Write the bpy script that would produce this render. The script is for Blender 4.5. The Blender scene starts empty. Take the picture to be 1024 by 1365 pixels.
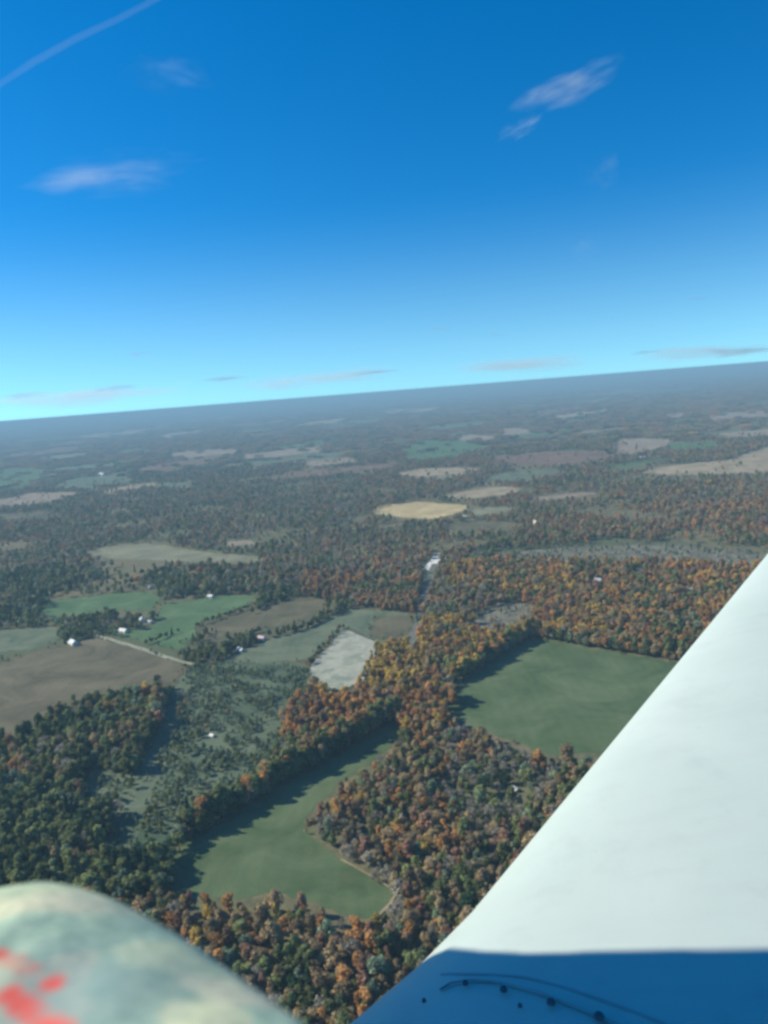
import bpy, bmesh, math, random
import numpy as np
from mathutils import Vector, Matrix, noise as mnoise

random.seed(7)
rng = np.random.default_rng(11)
scene = bpy.context.scene
COL = scene.collection

# ------------------------------------------------------------------ camera
# pixels are those of the 1024 x 1365 photograph; used to find where things stand on the ground
PW, PH, FPX = 1024.0, 1365.0, 1030.0
H = 330.0
PITCH = math.radians(8.85)
ROLL = math.radians(4.47)
fwd = np.array([0, math.cos(PITCH), -math.sin(PITCH)])
up0 = np.array([0, math.sin(PITCH), math.cos(PITCH)])
rt0 = np.array([1.0, 0, 0])
rt = math.cos(ROLL) * rt0 - math.sin(ROLL) * up0
upv = math.cos(ROLL) * up0 + math.sin(ROLL) * rt0
EYE = np.array([0, 0, H])


def ray(px, py):
    d = fwd + rt * ((px - PW / 2) / FPX) + upv * ((PH / 2 - py) / FPX)
    return d / np.linalg.norm(d)


def ground(px, py, z=0.0):
    d = ray(px, py)
    if d[2] > -0.0052:
        d = d.copy(); d[2] = -0.0052
    t = (z - H) / d[2]
    return EYE + d * t


def project(P):
    v = np.asarray(P) - EYE
    z = v @ fwd
    z = np.where(np.abs(z) < 1e-6, 1e-6, z)
    return PW / 2 + FPX * (v @ rt) / z, PH / 2 - FPX * (v @ upv) / z, z


cam_d = bpy.data.cameras.new('camera')
cam = bpy.data.objects.new('camera', cam_d)
COL.objects.link(cam)
M = Matrix(((rt[0], upv[0], -fwd[0], 0), (rt[1], upv[1], -fwd[1], 0), (rt[2], upv[2], -fwd[2], H), (0, 0, 0, 1)))
cam.matrix_world = M
cam_d.sensor_fit = 'VERTICAL'
cam_d.sensor_height = 36.0
cam_d.sensor_width = 27.0
cam_d.lens = FPX / PH * 36.0
cam_d.clip_start = 0.02
cam_d.clip_end = 300000
cam_d.dof.use_dof = True
cam_d.dof.focus_distance = 2.0
cam_d.dof.aperture_fstop = cam_d.lens / 4.2     # a 4.2 mm wide opening
scene.camera = cam

# ------------------------------------------------------------------ light
SUN_AZ = math.radians(-82)       # heading of the sun, from the view direction, to the left
SUN_EL = math.radians(34)
to_sun = Vector((math.sin(SUN_AZ) * math.cos(SUN_EL), math.cos(SUN_AZ) * math.cos(SUN_EL), math.sin(SUN_EL)))
sun_d = bpy.data.lights.new('sun', 'SUN')
sun_d.energy = 4.2
sun_d.angle = math.radians(0.53)
sun_d.color = (1.0, 0.91, 0.74)
sun = bpy.data.objects.new('sun', sun_d)
sun.rotation_euler = (-to_sun).to_track_quat('-Z', 'Y').to_euler()
sun.location = (0, 0, 900)
COL.objects.link(sun)

HAZE_COL, HAZE_D = (0.36, 0.61, 0.76, 1), 1.15e-4
SKY_SAT, SKY_K, SKY_LIFT, SKY_TINT = 1.4, 1.3, 0.08, (0.52, 0.90, 1.0, 1)
world = bpy.data.worlds.new('World')
scene.world = world
world.use_nodes = True
nt = world.node_tree
for n in list(nt.nodes):
    nt.nodes.remove(n)
sky = nt.nodes.new('ShaderNodeTexSky')
sky.sky_type = 'NISHITA'
sky.sun_disc = False
sky.sun_elevation = SUN_EL
sky.sun_rotation = SUN_AZ
sky.altitude = 400
sky.air_density = 1.0
sky.dust_density = 0.15
sky.ozone_density = 3.0
hs = nt.nodes.new('ShaderNodeHueSaturation')
hs.inputs['Saturation'].default_value = SKY_SAT
hs.inputs['Hue'].default_value = 0.494
tcw = nt.nodes.new('ShaderNodeTexCoord')
lift = nt.nodes.new('ShaderNodeVectorMath'); lift.operation = 'MULTIPLY_ADD'
lift.inputs[1].default_value = (1, 1, SKY_K)
lift.inputs[2].default_value = (0, 0, SKY_LIFT)
nrmz = nt.nodes.new('ShaderNodeVectorMath'); nrmz.operation = 'NORMALIZE'
nt.links.new(tcw.outputs['Generated'], lift.inputs[0])
nt.links.new(lift.outputs[0], nrmz.inputs[0])
nt.links.new(nrmz.outputs[0], sky.inputs['Vector'])
sz = nt.nodes.new('ShaderNodeSeparateXYZ')
nt.links.new(tcw.outputs['Generated'], sz.inputs[0])
smap = nt.nodes.new('ShaderNodeMapRange')        # the sky pales toward the horizon
smap.inputs[1].default_value = 0.0; smap.inputs[2].default_value = 0.24; smap.interpolation_type = 'SMOOTHSTEP'
smap.inputs[3].default_value = 0.9; smap.inputs[4].default_value = SKY_SAT
nt.links.new(sz.outputs['Z'], smap.inputs[0])
nt.links.new(smap.outputs[0], hs.inputs['Saturation'])
tint = nt.nodes.new('ShaderNodeMix'); tint.data_type = 'RGBA'; tint.blend_type = 'MULTIPLY'
tint.inputs[0].default_value = 1.0
tint.inputs[7].default_value = SKY_TINT
bg = nt.nodes.new('ShaderNodeBackground')
bg.inputs['Strength'].default_value = 0.108
wo = nt.nodes.new('ShaderNodeOutputWorld')
nt.links.new(sky.outputs[0], hs.inputs['Color'])
nt.links.new(hs.outputs[0], tint.inputs[6])
nt.links.new(tint.outputs[2], bg.inputs['Color'])
nt.links.new(bg.outputs[0], wo.inputs['Surface'])

scene.view_settings.view_transform = 'Standard'
scene.view_settings.look = 'None'
scene.view_settings.exposure = 0.68
scene.view_settings.gamma = 1.0
scene.render.engine = 'CYCLES'
cy = scene.cycles
cy.max_bounces = 4
cy.diffuse_bounces = 2
cy.glossy_bounces = 2
cy.transmission_bounces = 2
cy.volume_bounces = 0
cy.transparent_max_bounces = 8
cy.use_denoising = True
cy.filter_width = 2.7
cy.caustics_reflective = False
cy.caustics_refractive = False


# ------------------------------------------------------------------ helpers
def new_mat(name):
    m = bpy.data.materials.new(name)
    m.use_nodes = True
    t = m.node_tree
    for n in list(t.nodes):
        t.nodes.remove(n)
    out = t.nodes.new('ShaderNodeOutputMaterial')
    return m, t, out


def ramp(t, stops, fac):
    r = t.nodes.new('ShaderNodeValToRGB')
    el = r.color_ramp.elements
    while len(el) < len(stops):
        el.new(0.5)
    for e, (p, c) in zip(el, stops):
        e.position = p
        e.color = (*c, 1) if len(c) == 3 else c
    t.links.new(fac, r.inputs['Fac'])
    return r.outputs['Color']


def noise_tex(t, scale, detail=4, rough=0.55, vec=None, dist=0.0):
    n = t.nodes.new('ShaderNodeTexNoise')
    n.inputs['Scale'].default_value = scale
    n.inputs['Detail'].default_value = detail
    n.inputs['Roughness'].default_value = rough
    n.inputs['Distortion'].default_value = dist
    if vec is not None:
        t.links.new(vec, n.inputs['Vector'])
    return n.outputs['Fac']


def mixc(t, fac, a, b, mode='MIX'):
    m = t.nodes.new('ShaderNodeMix')
    m.data_type = 'RGBA'
    m.blend_type = mode
    for sock, v in ((m.inputs[0], fac), (m.inputs[6], a), (m.inputs[7], b)):
        if isinstance(v, (int, float)):
            sock.default_value = v
        elif isinstance(v, tuple):
            sock.default_value = (*v, 1)
        else:
            t.links.new(v, sock)
    return m.outputs[2]


def bsdf(t, out, rough=0.9, spec=0.2):
    b = t.nodes.new('ShaderNodeBsdfPrincipled')
    b.inputs['Roughness'].default_value = rough
    b.inputs['Specular IOR Level'].default_value = spec
    t.links.new(b.outputs[0], out.inputs['Surface'])
    return b


def geo_pos(t):
    return t.nodes.new('ShaderNodeNewGeometry').outputs['Position']


def scaled(t, vec, s):
    m = t.nodes.new('ShaderNodeVectorMath')
    m.operation = 'MULTIPLY'
    t.links.new(vec, m.inputs[0])
    m.inputs[1].default_value = s
    return m.outputs[0]


def mesh_obj(name, verts, faces, mat=None, parent=None, smooth=False):
    me = bpy.data.meshes.new(name)
    me.from_pydata([tuple(v) for v in verts], [], faces)
    me.update()
    if smooth:
        me.polygons.foreach_set('use_smooth', [True] * len(me.polygons))
    o = bpy.data.objects.new(name, me)
    if mat:
        me.materials.append(mat)
    COL.objects.link(o)
    if parent:
        o.parent = parent
    return o


def bm_obj(name, bm, mat=None, parent=None, smooth=False):
    me = bpy.data.meshes.new(name)
    bm.to_mesh(me)
    bm.free()
    if smooth:
        me.polygons.foreach_set('use_smooth', [True] * len(me.polygons))
    if mat:
        me.materials.append(mat)
    o = bpy.data.objects.new(name, me)
    COL.objects.link(o)
    if parent:
        o.parent = parent
    return o


def empty(name, loc, rz=0.0):
    o = bpy.data.objects.new(name, None)
    o.location = loc
    o.rotation_euler = (0, 0, rz)
    o.empty_display_size = 0.5
    COL.objects.link(o)
    return o


def tag(o, label=None, cat=None, group=None, kind=None):
    if label: o['label'] = label
    if cat: o['category'] = cat
    if group: o['group'] = group
    if kind: o['kind'] = kind
    return o


def inside(poly, X, Y):
    """vectorised point in polygon"""
    p = np.asarray(poly, float)
    r = np.zeros(X.shape, bool)
    j = len(p) - 1
    for i in range(len(p)):
        xi, yi = p[i]; xj, yj = p[j]
        if yi != yj:
            c = ((yi > Y) != (yj > Y)) & (X < (xj - xi) * (Y - yi) / (yj - yi) + xi)
            r ^= c
        j = i
    return r


# ------------------------------------------------------------------ ground
def ground_material():
    m, t, out = new_mat('forest_floor')
    b = bsdf(t, out, 0.95, 0.1)
    P = geo_pos(t)
    a = noise_tex(t, 0.004, 6, 0.6, P)
    c = ramp(t, [(0.3, (0.12, 0.15, 0.08)), (0.5, (0.155, 0.15, 0.088)), (0.7, (0.21, 0.17, 0.11))], a)
    f = noise_tex(t, 0.12, 5, 0.65, P)
    c = mixc(t, 0.75, c, ramp(t, [(0.25, (0.35, 0.38, 0.4)), (0.75, (1.4, 1.35, 1.2))], f), 'MULTIPLY')
    # far open land as a patchwork
    v = t.nodes.new('ShaderNodeTexVoronoi')
    v.inputs['Scale'].default_value = 0.0022
    t.links.new(P, v.inputs['Vector'])
    sep = t.nodes.new('ShaderNodeSeparateColor')
    t.links.new(v.outputs['Color'], sep.inputs[0])
    patch = ramp(t, [(0.0, (0.09, 0.12, 0.06)), (0.45, (0.10, 0.085, 0.06)), (0.8, (0.24, 0.2, 0.13)), (1.0, (0.08, 0.13, 0.06))], sep.outputs[1])
    sel = ramp(t, [(0.5, (0, 0, 0)), (0.55, (0.8, 0.8, 0.8))], sep.outputs[0])
    c = mixc(t, sel, c, patch)
    t.links.new(c, b.inputs['Base Color'])
    return m


G = 70000
bmg = bmesh.new()
xs = [-G, -20000, -6000, -2000, 0, 2000, 6000, 20000, G]
ys = [-8000, -500, 500, 2000, 5000, 12000, 25000, 45000, G]
vv = [[bmg.verts.new((x, y, 0)) for x in xs] for y in ys]
for j in range(len(ys) - 1):
    for i in range(len(xs) - 1):
        bmg.faces.new((vv[j][i], vv[j][i + 1], vv[j + 1][i + 1], vv[j + 1][i]))
gr = bm_obj('ground', bmg, ground_material())
tag(gr, 'wide flat wooded farmland ground reaching the horizon', None, None, 'structure')

FCOL = {   # real surface colours: (dark, light, scale of the mottling)
    'green': ((0.072, 0.125, 0.055), (0.11, 0.148, 0.075)),
    'brightgreen': ((0.07, 0.145, 0.065), (0.11, 0.175, 0.085)),
    'rough': ((0.10, 0.145, 0.09), (0.15, 0.175, 0.115)),
    'brown': ((0.105, 0.10, 0.062), (0.155, 0.14, 0.09)),
    'olive': ((0.09, 0.095, 0.055), (0.15, 0.135, 0.085)),
    'tan': ((0.26, 0.21, 0.135), (0.36, 0.30, 0.20)),
    'yellow': ((0.40, 0.31, 0.155), (0.50, 0.41, 0.22)),
    'red': ((0.155, 0.105, 0.075), (0.20, 0.135, 0.095)),
    'pink': ((0.23, 0.19, 0.14), (0.31, 0.255, 0.185)),
    'pale': ((0.17, 0.18, 0.11), (0.23, 0.23, 0.15)),
    'bush': ((0.075, 0.12, 0.075), (0.125, 0.155, 0.10)),
    'scrub': ((0.14, 0.14, 0.105), (0.20, 0.19, 0.145)),
}
_fm = {}


def field_mat(k):
    if k in _fm:
        return _fm[k]
    m, t, out = new_mat(k + '_field')
    b = bsdf(t, out, 0.95, 0.1)
    P = geo_pos(t)
    lo, hi = FCOL[k]
    a = noise_tex(t, 0.016, 7, 0.66, P, 0.8)
    lo = tuple(q * 0.82 for q in lo); hi2 = tuple(q * 1.15 for q in hi)
    c = ramp(t, [(0.33, lo), (0.66, hi2)], a)
    # mowing and plough lines
    w = t.nodes.new('ShaderNodeTexWave')
    w.inputs['Scale'].default_value = 0.035
    w.inputs['Distortion'].default_value = 2.2
    w.inputs['Detail'].default_value = 2
    t.links.new(scaled(t, P, (0.77, -0.63, 0)), w.inputs['Vector'])
    c = mixc(t, 0.12, c, ramp(t, [(0.2, (0.75, 0.8, 0.75)), (0.8, (1.15, 1.1, 1.1))], w.outputs['Fac']), 'MULTIPLY')
    # worn, dry and damp blotches
    n2 = noise_tex(t, 0.05, 5, 0.7, P)
    dry = tuple(0.5 * x + y for x, y in zip(hi, (0.07, 0.05, 0.03)))
    c = mixc(t, ramp(t, [(0.56, (0, 0, 0)), (0.72, (0.55, 0.55, 0.55))], n2), c, dry)
    n3 = noise_tex(t, 0.6, 4, 0.7, P)
    c = mixc(t, 0.6, c, ramp(t, [(0.3, (0.72, 0.74, 0.7)), (0.7, (1.2, 1.18, 1.2))], n3), 'MULTIPLY')
    t.links.new(c, b.inputs['Base Color'])
    _fm[k] = m
    return m


# name, outline in photo pixels, surface
FIELDS = [
    ('meadow', [(604, 917), (712, 849), (760, 861), (830, 871), (884, 880), (1010, 905), (1000, 1012), (791, 1004), (737, 1008), (680, 987), (622, 966), (596, 947)], 'green', 'large green field beside the wing with tree shade on its left'),
    ('meadow', [(540, 974), (530, 990), (500, 1012), (450, 1047), (418, 1078), (405, 1095), (412, 1112), (455, 1147), (530, 1190), (500, 1228), (450, 1218), (400, 1197), (360, 1189), (320, 1199), (228, 1192), (222, 1160), (245, 1125), (330, 1077), (430, 1019), (525, 964)], 'green', 'narrow green field in front tapering to a tip at the woods'),
    ('ploughed_field', [(0, 882), (60, 866), (130, 849), (250, 887), (235, 910), (190, 918), (120, 928), (60, 958), (0, 988), (-90, 1010), (-90, 895)], 'brown', 'brown bare field at the left edge'),
    ('pasture', [(238, 912), (252, 890), (264, 905), (232, 980), (212, 1040), (192, 1100), (170, 1150), (135, 1152), (162, 1080), (175, 1040), (192, 1016), (215, 965)], 'rough', 'rough green strip between the clumps and the scrub'),
    ('pasture', [(55, 815), (70, 801), (130, 793), (200, 788), (215, 800), (200, 815), (140, 813), (110, 819), (60, 823)], 'brightgreen', 'green field behind the farmyard'),
    ('pasture', [(-60, 845), (0, 840), (75, 835), (85, 848), (60, 862), (0, 870), (-60, 872)], 'rough', 'rough green ground left of the farmyard'),
    ('pasture', [(215, 805), (290, 795), (345, 793), (330, 808), (262, 832), (262, 850), (240, 868), (190, 855), (150, 845), (205, 835)], 'brightgreen', 'green field right of the farmyard'),
    ('fallow_field', [(268, 838), (350, 812), (400, 797), (440, 798), (425, 815), (400, 828), (350, 838), (270, 856)], 'olive', 'olive brown field between two dark hedges'),
    ('pasture', [(296, 877), (340, 860), (400, 839), (440, 824), (470, 811), (552, 818), (548, 842), (510, 858), (462, 836), (440, 850), (408, 880), (340, 884)], 'rough', 'green field left of the gravel pit'),
    ('fallow_field', [(500, 822), (552, 819), (549, 841), (512, 856), (490, 846)], 'olive', 'olive corner field behind the gravel pit'),
    ('fallow_field', [(604, 836), (660, 806), (690, 803), (722, 812), (690, 838), (640, 846)], 'scrub', 'grey brown clearing behind the yellow trees'),
    ('stubble_field', [(487, 681), (512, 673), (560, 669), (628, 674), (612, 684), (578, 692), (535, 690)], 'yellow', 'bright yellow stubble field in the middle distance'),
    ('stubble_field', [(595, 661), (640, 651), (695, 649), (690, 656), (650, 663), (605, 667)], 'tan', 'tan field just behind the yellow field'),
    ('stubble_field', [(635, 676), (690, 676), (670, 684), (625, 686)], 'pale', 'small pale field right of the yellow field'),
    ('stubble_field', [(530, 631), (560, 624), (640, 624), (625, 632), (545, 635)], 'tan', 'long tan field above the yellow field'),
    ('ploughed_field', [(650, 611), (720, 602), (790, 600), (850, 604), (800, 613), (740, 621), (690, 619)], 'red', 'long reddish brown field'),
    ('pasture', [(538, 594), (560, 586), (620, 588), (652, 595), (620, 606), (560, 613), (543, 606)], 'brightgreen', 'far green field in the centre'),
    ('stubble_field', [(610, 580), (662, 580), (656, 586), (612, 587)], 'pink', 'narrow pale field above the far green field'),
    ('stubble_field', [(662, 571), (712, 572), (702, 578), (668, 580)], 'pink', 'small pale far field right of centre'),
    ('stubble_field', [(848, 631), (890, 621), (980, 612), (1005, 600), (1080, 583), (1080, 624), (990, 631), (920, 634)], 'tan', 'broad pale tan field at the right edge'),
    ('stubble_field', [(812, 592), (835, 584), (897, 585), (890, 594), (860, 602), (830, 606)], 'pink', 'pinkish tan field left of the broad tan field'),
    ('pasture', [(800, 622), (850, 614), (892, 611), (860, 622), (820, 627)], 'green', 'green strip below the pinkish field'),
    ('pasture', [(890, 592), (962, 587), (955, 595), (895, 599)], 'brightgreen', 'far green strip near the right edge'),
    ('stubble_field', [(880, 557), (890, 551), (914, 550), (914, 556)], 'pink', 'small far pale field on the right'),
    ('stubble_field', [(935, 560), (960, 550), (1020, 547), (1080, 546), (1080, 556), (1000, 557)], 'pink', 'far pale field strip at right edge'),
    ('stubble_field', [(940, 580), (1024, 571), (1080, 568), (1080, 576), (1000, 582)], 'pink', 'far pinkish strip above the broad tan field'),
    ('pasture', [(-60, 630), (0, 627), (40, 622), (62, 634), (40, 648), (0, 652), (-60, 655)], 'brightgreen', 'bright green far field at left edge'),
    ('stubble_field', [(-60, 668), (0, 666), (40, 657), (105, 656), (90, 664), (50, 672), (0, 676), (-60, 680)], 'pink', 'pale tan field at the left edge'),
    ('stubble_field', [(133, 656), (170, 647), (210, 642), (206, 648), (150, 658)], 'tan', 'thin tan field on the left'),
    ('pasture', [(207, 645), (255, 642), (252, 648), (210, 649)], 'rough', 'thin yellow green strip on the left'),
    ('pasture', [(60, 650), (105, 636), (175, 632), (180, 640), (120, 650)], 'rough', 'far green field left of the tan strip'),
    ('fallow_field', [(0, 686), (50, 682), (66, 684), (45, 691), (0, 693)], 'olive', 'small olive field at left edge'),
    ('fallow_field', [(105, 738), (150, 728), (205, 725), (270, 736), (355, 744), (330, 752), (250, 749), (160, 746)], 'pale', 'pale rough grassland on the left'),
    ('fallow_field', [(300, 722), (335, 720), (342, 726), (305, 729)], 'pink', 'small pale patch in the woods'),
    ('stubble_field', [(222, 604), (260, 600), (320, 597), (318, 604), (240, 611)], 'pink', 'left one of two far pinkish strips'),
    ('stubble_field', [(325, 606), (400, 597), (432, 596), (430, 602), (380, 608), (325, 612)], 'pink', 'right one of two far pinkish strips'),
    ('stubble_field', [(393, 618), (425, 614), (480, 609), (478, 615), (420, 622)], 'pink', 'thin pale strip left of centre'),
    ('stubble_field', [(203, 568), (228, 566), (230, 570), (206, 572)], 'pink', 'tiny far pale field on the left'),
    ('pasture', [(602, 548), (642, 546), (642, 550), (602, 552)], 'rough', 'tiny far green field in the centre'),
    ('pasture', [(768, 533), (816, 529), (818, 534), (772, 538)], 'rough', 'tiny far green field on the right'),
    ('stubble_field', [(455, 690), (486, 684), (500, 690), (475, 697)], 'olive', 'olive strip left of the yellow field'),
    ('fallow_field', [(640, 740), (760, 730), (880, 726), (1024, 738), (1080, 742), (1080, 758), (960, 755), (850, 752), (700, 752)], 'scrub', 'grey green scrubland in front of the rusty woods'),
    ('fallow_field', [(590, 700), (640, 694), (700, 698), (660, 706), (600, 708)], 'olive', 'dull rough ground below the yellow field'),
    ('stubble_field', [(700, 664), (790, 655), (800, 659), (720, 668)], 'pink', 'thin pale strip right of the tan field'),
    ('pasture', [(640, 636), (690, 628), (760, 626), (700, 640), (650, 644)], 'rough', 'dull green field under the reddish field'),
]
FIELDS[3:3] = []
SCRUB_GROUND = [
    ([(250, 888), (300, 880), (410, 885), (425, 920), (395, 940), (385, 1000), (330, 1072), (240, 1122), (215, 1150), (165, 1152), (192, 1100), (212, 1040), (232, 980)], 'bush', 'rough grey green scrubland left of the orange belt'),
    ([(100, 940), (125, 926), (118, 960), (122, 1000), (195, 1040), (160, 1095), (120, 1125), (106, 1060)], 'rough', 'rough grass between the dark clumps at the left'),
]
# random far fields that fill the rest of the plain (also beyond the frame)
far_kinds = ['pink', 'rough', 'olive', 'tan', 'rough', 'red', 'pale', 'brightgreen']
for i in range(170):
    x = random.uniform(-150, 1180)
    hy = 523 - (x - 512) * 0.0782
    dy = random.choice([random.uniform(14, 40), random.uniform(25, 110)])
    y = hy + dy
    w = random.uniform(20, 62) * (0.5 + dy / 80)
    h = min(w * random.uniform(0.03, 0.08), 1.5 + dy * 0.055)
    sl = -0.078 + random.uniform(-0.06, 0.03)
    poly = [(x - w, y - w * sl), (x - w * 0.6, y - h - 0.6 * w * sl), (x + w, y - h + w * sl), (x + 0.7 * w, y + h * 0.7 + 0.7 * w * sl), (x - 0.4 * w, y + h - 0.4 * w * sl)]
    cx, cyy = np.array([p[0] for p in poly]), np.array([p[1] for p in poly])
    clash = any(inside(f[1], cx, cyy).any() or inside(poly, np.array([q[0] for q in f[1]], float), np.array([q[1] for q in f[1]], float)).any() for f in FIELDS)
    if clash:
        continue
    k = random.choice(far_kinds)
    FIELDS.append(('far_field', poly, k, None))


def smooth_poly(pts, it=1, rag=False):
    """corner cutting that leaves a field with softly rounded corners"""
    p = [np.asarray(q, float) for q in pts]
    for _ in range(it):
        q = []
        for i in range(len(p)):
            a, b = p[i], p[(i + 1) % len(p)]
            q += [a * 0.88 + b * 0.12, a * 0.12 + b * 0.88]
        p = q
    if rag:
        q = []
        for i in range(len(p)):
            a, b = p[i], p[(i + 1) % len(p)]
            m_ = max(1, int(np.linalg.norm(b - a) / 5))
            for k in range(m_):
                c = a + (b - a) * k / m_
                f = 0.25 + 0.75 * min(1, max(0, (c[1] - 500) / 400))
                q.append(c + np.array([mnoise.noise((c[0] * .09, c[1] * .09, 3.0)) * 6.0, mnoise.noise((c[0] * .09, c[1] * .09, 8.0)) * 3.0 * f]))
        p = q
    return p


def sheet(name, poly, mat, z, label=None):
    g = [ground(*p) for p in smooth_poly(poly, 1, True)]
    g = [(x[0], x[1], 0) for x in g]
    o = mesh_obj(name, g, [list(range(len(g)))], mat)
    bm = bmesh.new(); bm.from_mesh(o.data)
    bmesh.ops.triangulate(bm, faces=bm.faces[:])
    bmesh.ops.recalc_face_normals(bm, faces=bm.faces[:])
    for f in bm.faces:
        if f.normal.z < 0:
            f.normal_flip()
    bm.to_mesh(o.data); bm.free()
    o.location.z = z
    tag(o, label, None, None, 'structure')
    return o


zlev = 0.12
for i, (nm, poly, k, lab) in enumerate(FIELDS):
    sheet(nm, poly, field_mat(k), zlev + 0.012 * i, lab or 'distant field seen among far woods')


for i, (poly, k, lab) in enumerate(SCRUB_GROUND):
    sheet('scrubland', poly, field_mat(k), 0.05 + 0.01 * i, lab)


# gravel pit, lot and tracks
def gravel_mat(name, lo, hi, green):
    m, t, out = new_mat(name)
    b = bsdf(t, out, 0.95, 0.1)
    P = geo_pos(t)
    c = ramp(t, [(0.3, lo), (0.65, hi)], noise_tex(t, 0.06, 6, 0.65, P, 1.0))
    c = mixc(t, ramp(t, [(0.52, (0, 0, 0)), (0.62, (0.75, 0.75, 0.75))], noise_tex(t, 0.035, 5, 0.6, P, 0.5)), c, green)
    c = mixc(t, 0.5, c, ramp(t, [(0.3, (0.7, 0.7, 0.7)), (0.7, (1.2, 1.2, 1.2))], noise_tex(t, 0.5, 4, 0.7, P)), 'MULTIPLY')
    t.links.new(c, b.inputs['Base Color'])
    return m


PIT = [(459, 838), (505, 859), (493, 894), (480, 912), (452, 922), (415, 908), (410, 893), (436, 865)]
LOT = [(566, 757), (577, 742), (594, 736), (592, 745), (582, 757), (574, 764)]
sheet('gravel_pit', PIT, gravel_mat('pale_gravel', (0.25, 0.27, 0.21), (0.42, 0.42, 0.34), (0.19, 0.24, 0.18)), 1.0, 'pale stripped gravel pit among orange trees')
sheet('gravel_lot', LOT, gravel_mat('white_gravel', (0.62, 0.61, 0.56), (0.8, 0.8, 0.74), (0.6, 0.6, 0.55)), 1.02, 'bright white gravel lot at the end of the road')


def strip(name, pts, width, mat, z, label):
    P = [ground(*p)[:2] for p in pts]
    Q = []
    for i in range(len(P) - 1):
        for k in range(6):
            Q.append(P[i] + (P[i + 1] - P[i]) * k / 6)
    Q.append(P[-1])
    vs, fs = [], []
    for i, q in enumerate(Q):
        d = Q[min(i + 1, len(Q) - 1)] - Q[max(i - 1, 0)]
        d /= np.linalg.norm(d)
        n = np.array([-d[1], d[0]])
        w = width * (0.5 + 0.06 * math.sin(i * 1.7))
        vs += [(*(q + n * w), 0), (*(q - n * w), 0)]
        if i:
            fs.append((2 * i - 2, 2 * i - 1, 2 * i + 1, 2 * i))
    o = mesh_obj(name, vs, fs, mat)
    bm = bmesh.new(); bm.from_mesh(o.data)
    for f in bm.faces:
        if f.normal.z < 0: f.normal_flip()
    bm.to_mesh(o.data); bm.free()
    o.location.z = z
    tag(o, label, None, None, 'structure')
    return o


m_track = gravel_mat('track_gravel', (0.26, 0.26, 0.19), (0.38, 0.37, 0.27), (0.2, 0.22, 0.14))
m_road = gravel_mat('road_surface', (0.12, 0.135, 0.115), (0.17, 0.18, 0.155), (0.10, 0.13, 0.09))
TRACK = [(126, 847), (150, 854), (190, 866), (222, 877), (256, 887)]
ROAD = [(545, 862), (556, 838), (563, 812), (568, 790), (573, 770), (580, 752)]
strip('farm_track', TRACK, 8.0, m_track, 1.04, 'pale gravel farm track along the brown field')
strip('country_road', ROAD, 13.0, m_road, 1.06, 'grey road leading to the white gravel lot')
strip('field_path', [(455, 1147), (500, 1172), (530, 1191), (518, 1208), (498, 1228)], 1.6, field_mat('tan'), 1.08, 'thin tan worn path along the corner of the front field')

# ------------------------------------------------------------------ trees
TREE_KINDS = {   # leaf colour and the word used in the label
    0: ('rust orange', (0.52, 0.285, 0.12)),
    1: ('golden yellow', (0.56, 0.41, 0.12)),
    2: ('reddish brown', (0.36, 0.21, 0.15)),
    3: ('olive green', (0.21, 0.235, 0.105)),
    4: ('dark green', (0.062, 0.11, 0.065)),
    5: ('tan brown', (0.40, 0.30, 0.18)),
    6: ('bare grey', (0.33, 0.30, 0.26)),
    7: ('grey green', (0.25, 0.31, 0.215)),
}


def leaf_mat(k):
    name, c = TREE_KINDS[k]
    m, t, out = new_mat(name.replace(' ', '_') + '_leaves')
    oi = t.nodes.new('ShaderNodeObjectInfo')
    at = t.nodes.new('ShaderNodeAttribute')
    at.attribute_name = 'leaf_tone'
    vary = ramp(t, [(0.0, (0.62, 0.66, 0.62)), (0.5, (1.0, 1.0, 1.0)), (1.0, (1.32, 1.38, 1.28))], oi.outputs['Random'])
    col = mixc(t, 1.0, c, vary, 'MULTIPLY')
    tone = ramp(t, [(0.0, (0.6, 0.66, 0.6)), (1.0, (1.4, 1.34, 1.3))], at.outputs['Fac'])
    col = mixc(t, 1.0, col, tone, 'MULTIPLY')
    d = t.nodes.new('ShaderNodeBsdfDiffuse')
    tr = t.nodes.new('ShaderNodeBsdfTranslucent')
    t.links.new(col, d.inputs['Color'])
    t.links.new(col, tr.inputs['Color'])
    mx = t.nodes.new('ShaderNodeMixShader')
    mx.inputs[0].default_value = 0.38
    t.links.new(d.outputs[0], mx.inputs[1])
    t.links.new(tr.outputs[0], mx.inputs[2])
    t.links.new(mx.outputs[0], out.inputs['Surface'])
    return m


LEAF = {k: leaf_mat(k) for k in TREE_KINDS}
m_bark, tb, ob = new_mat('bark')
bb = bsdf(tb, ob, 0.95, 0.1)
tb.links.new(ramp(tb, [(0.3, (0.06, 0.05, 0.04)), (0.7, (0.14, 0.12, 0.10))], noise_tex(tb, 3.0)), bb.inputs['Base Color'])


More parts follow.
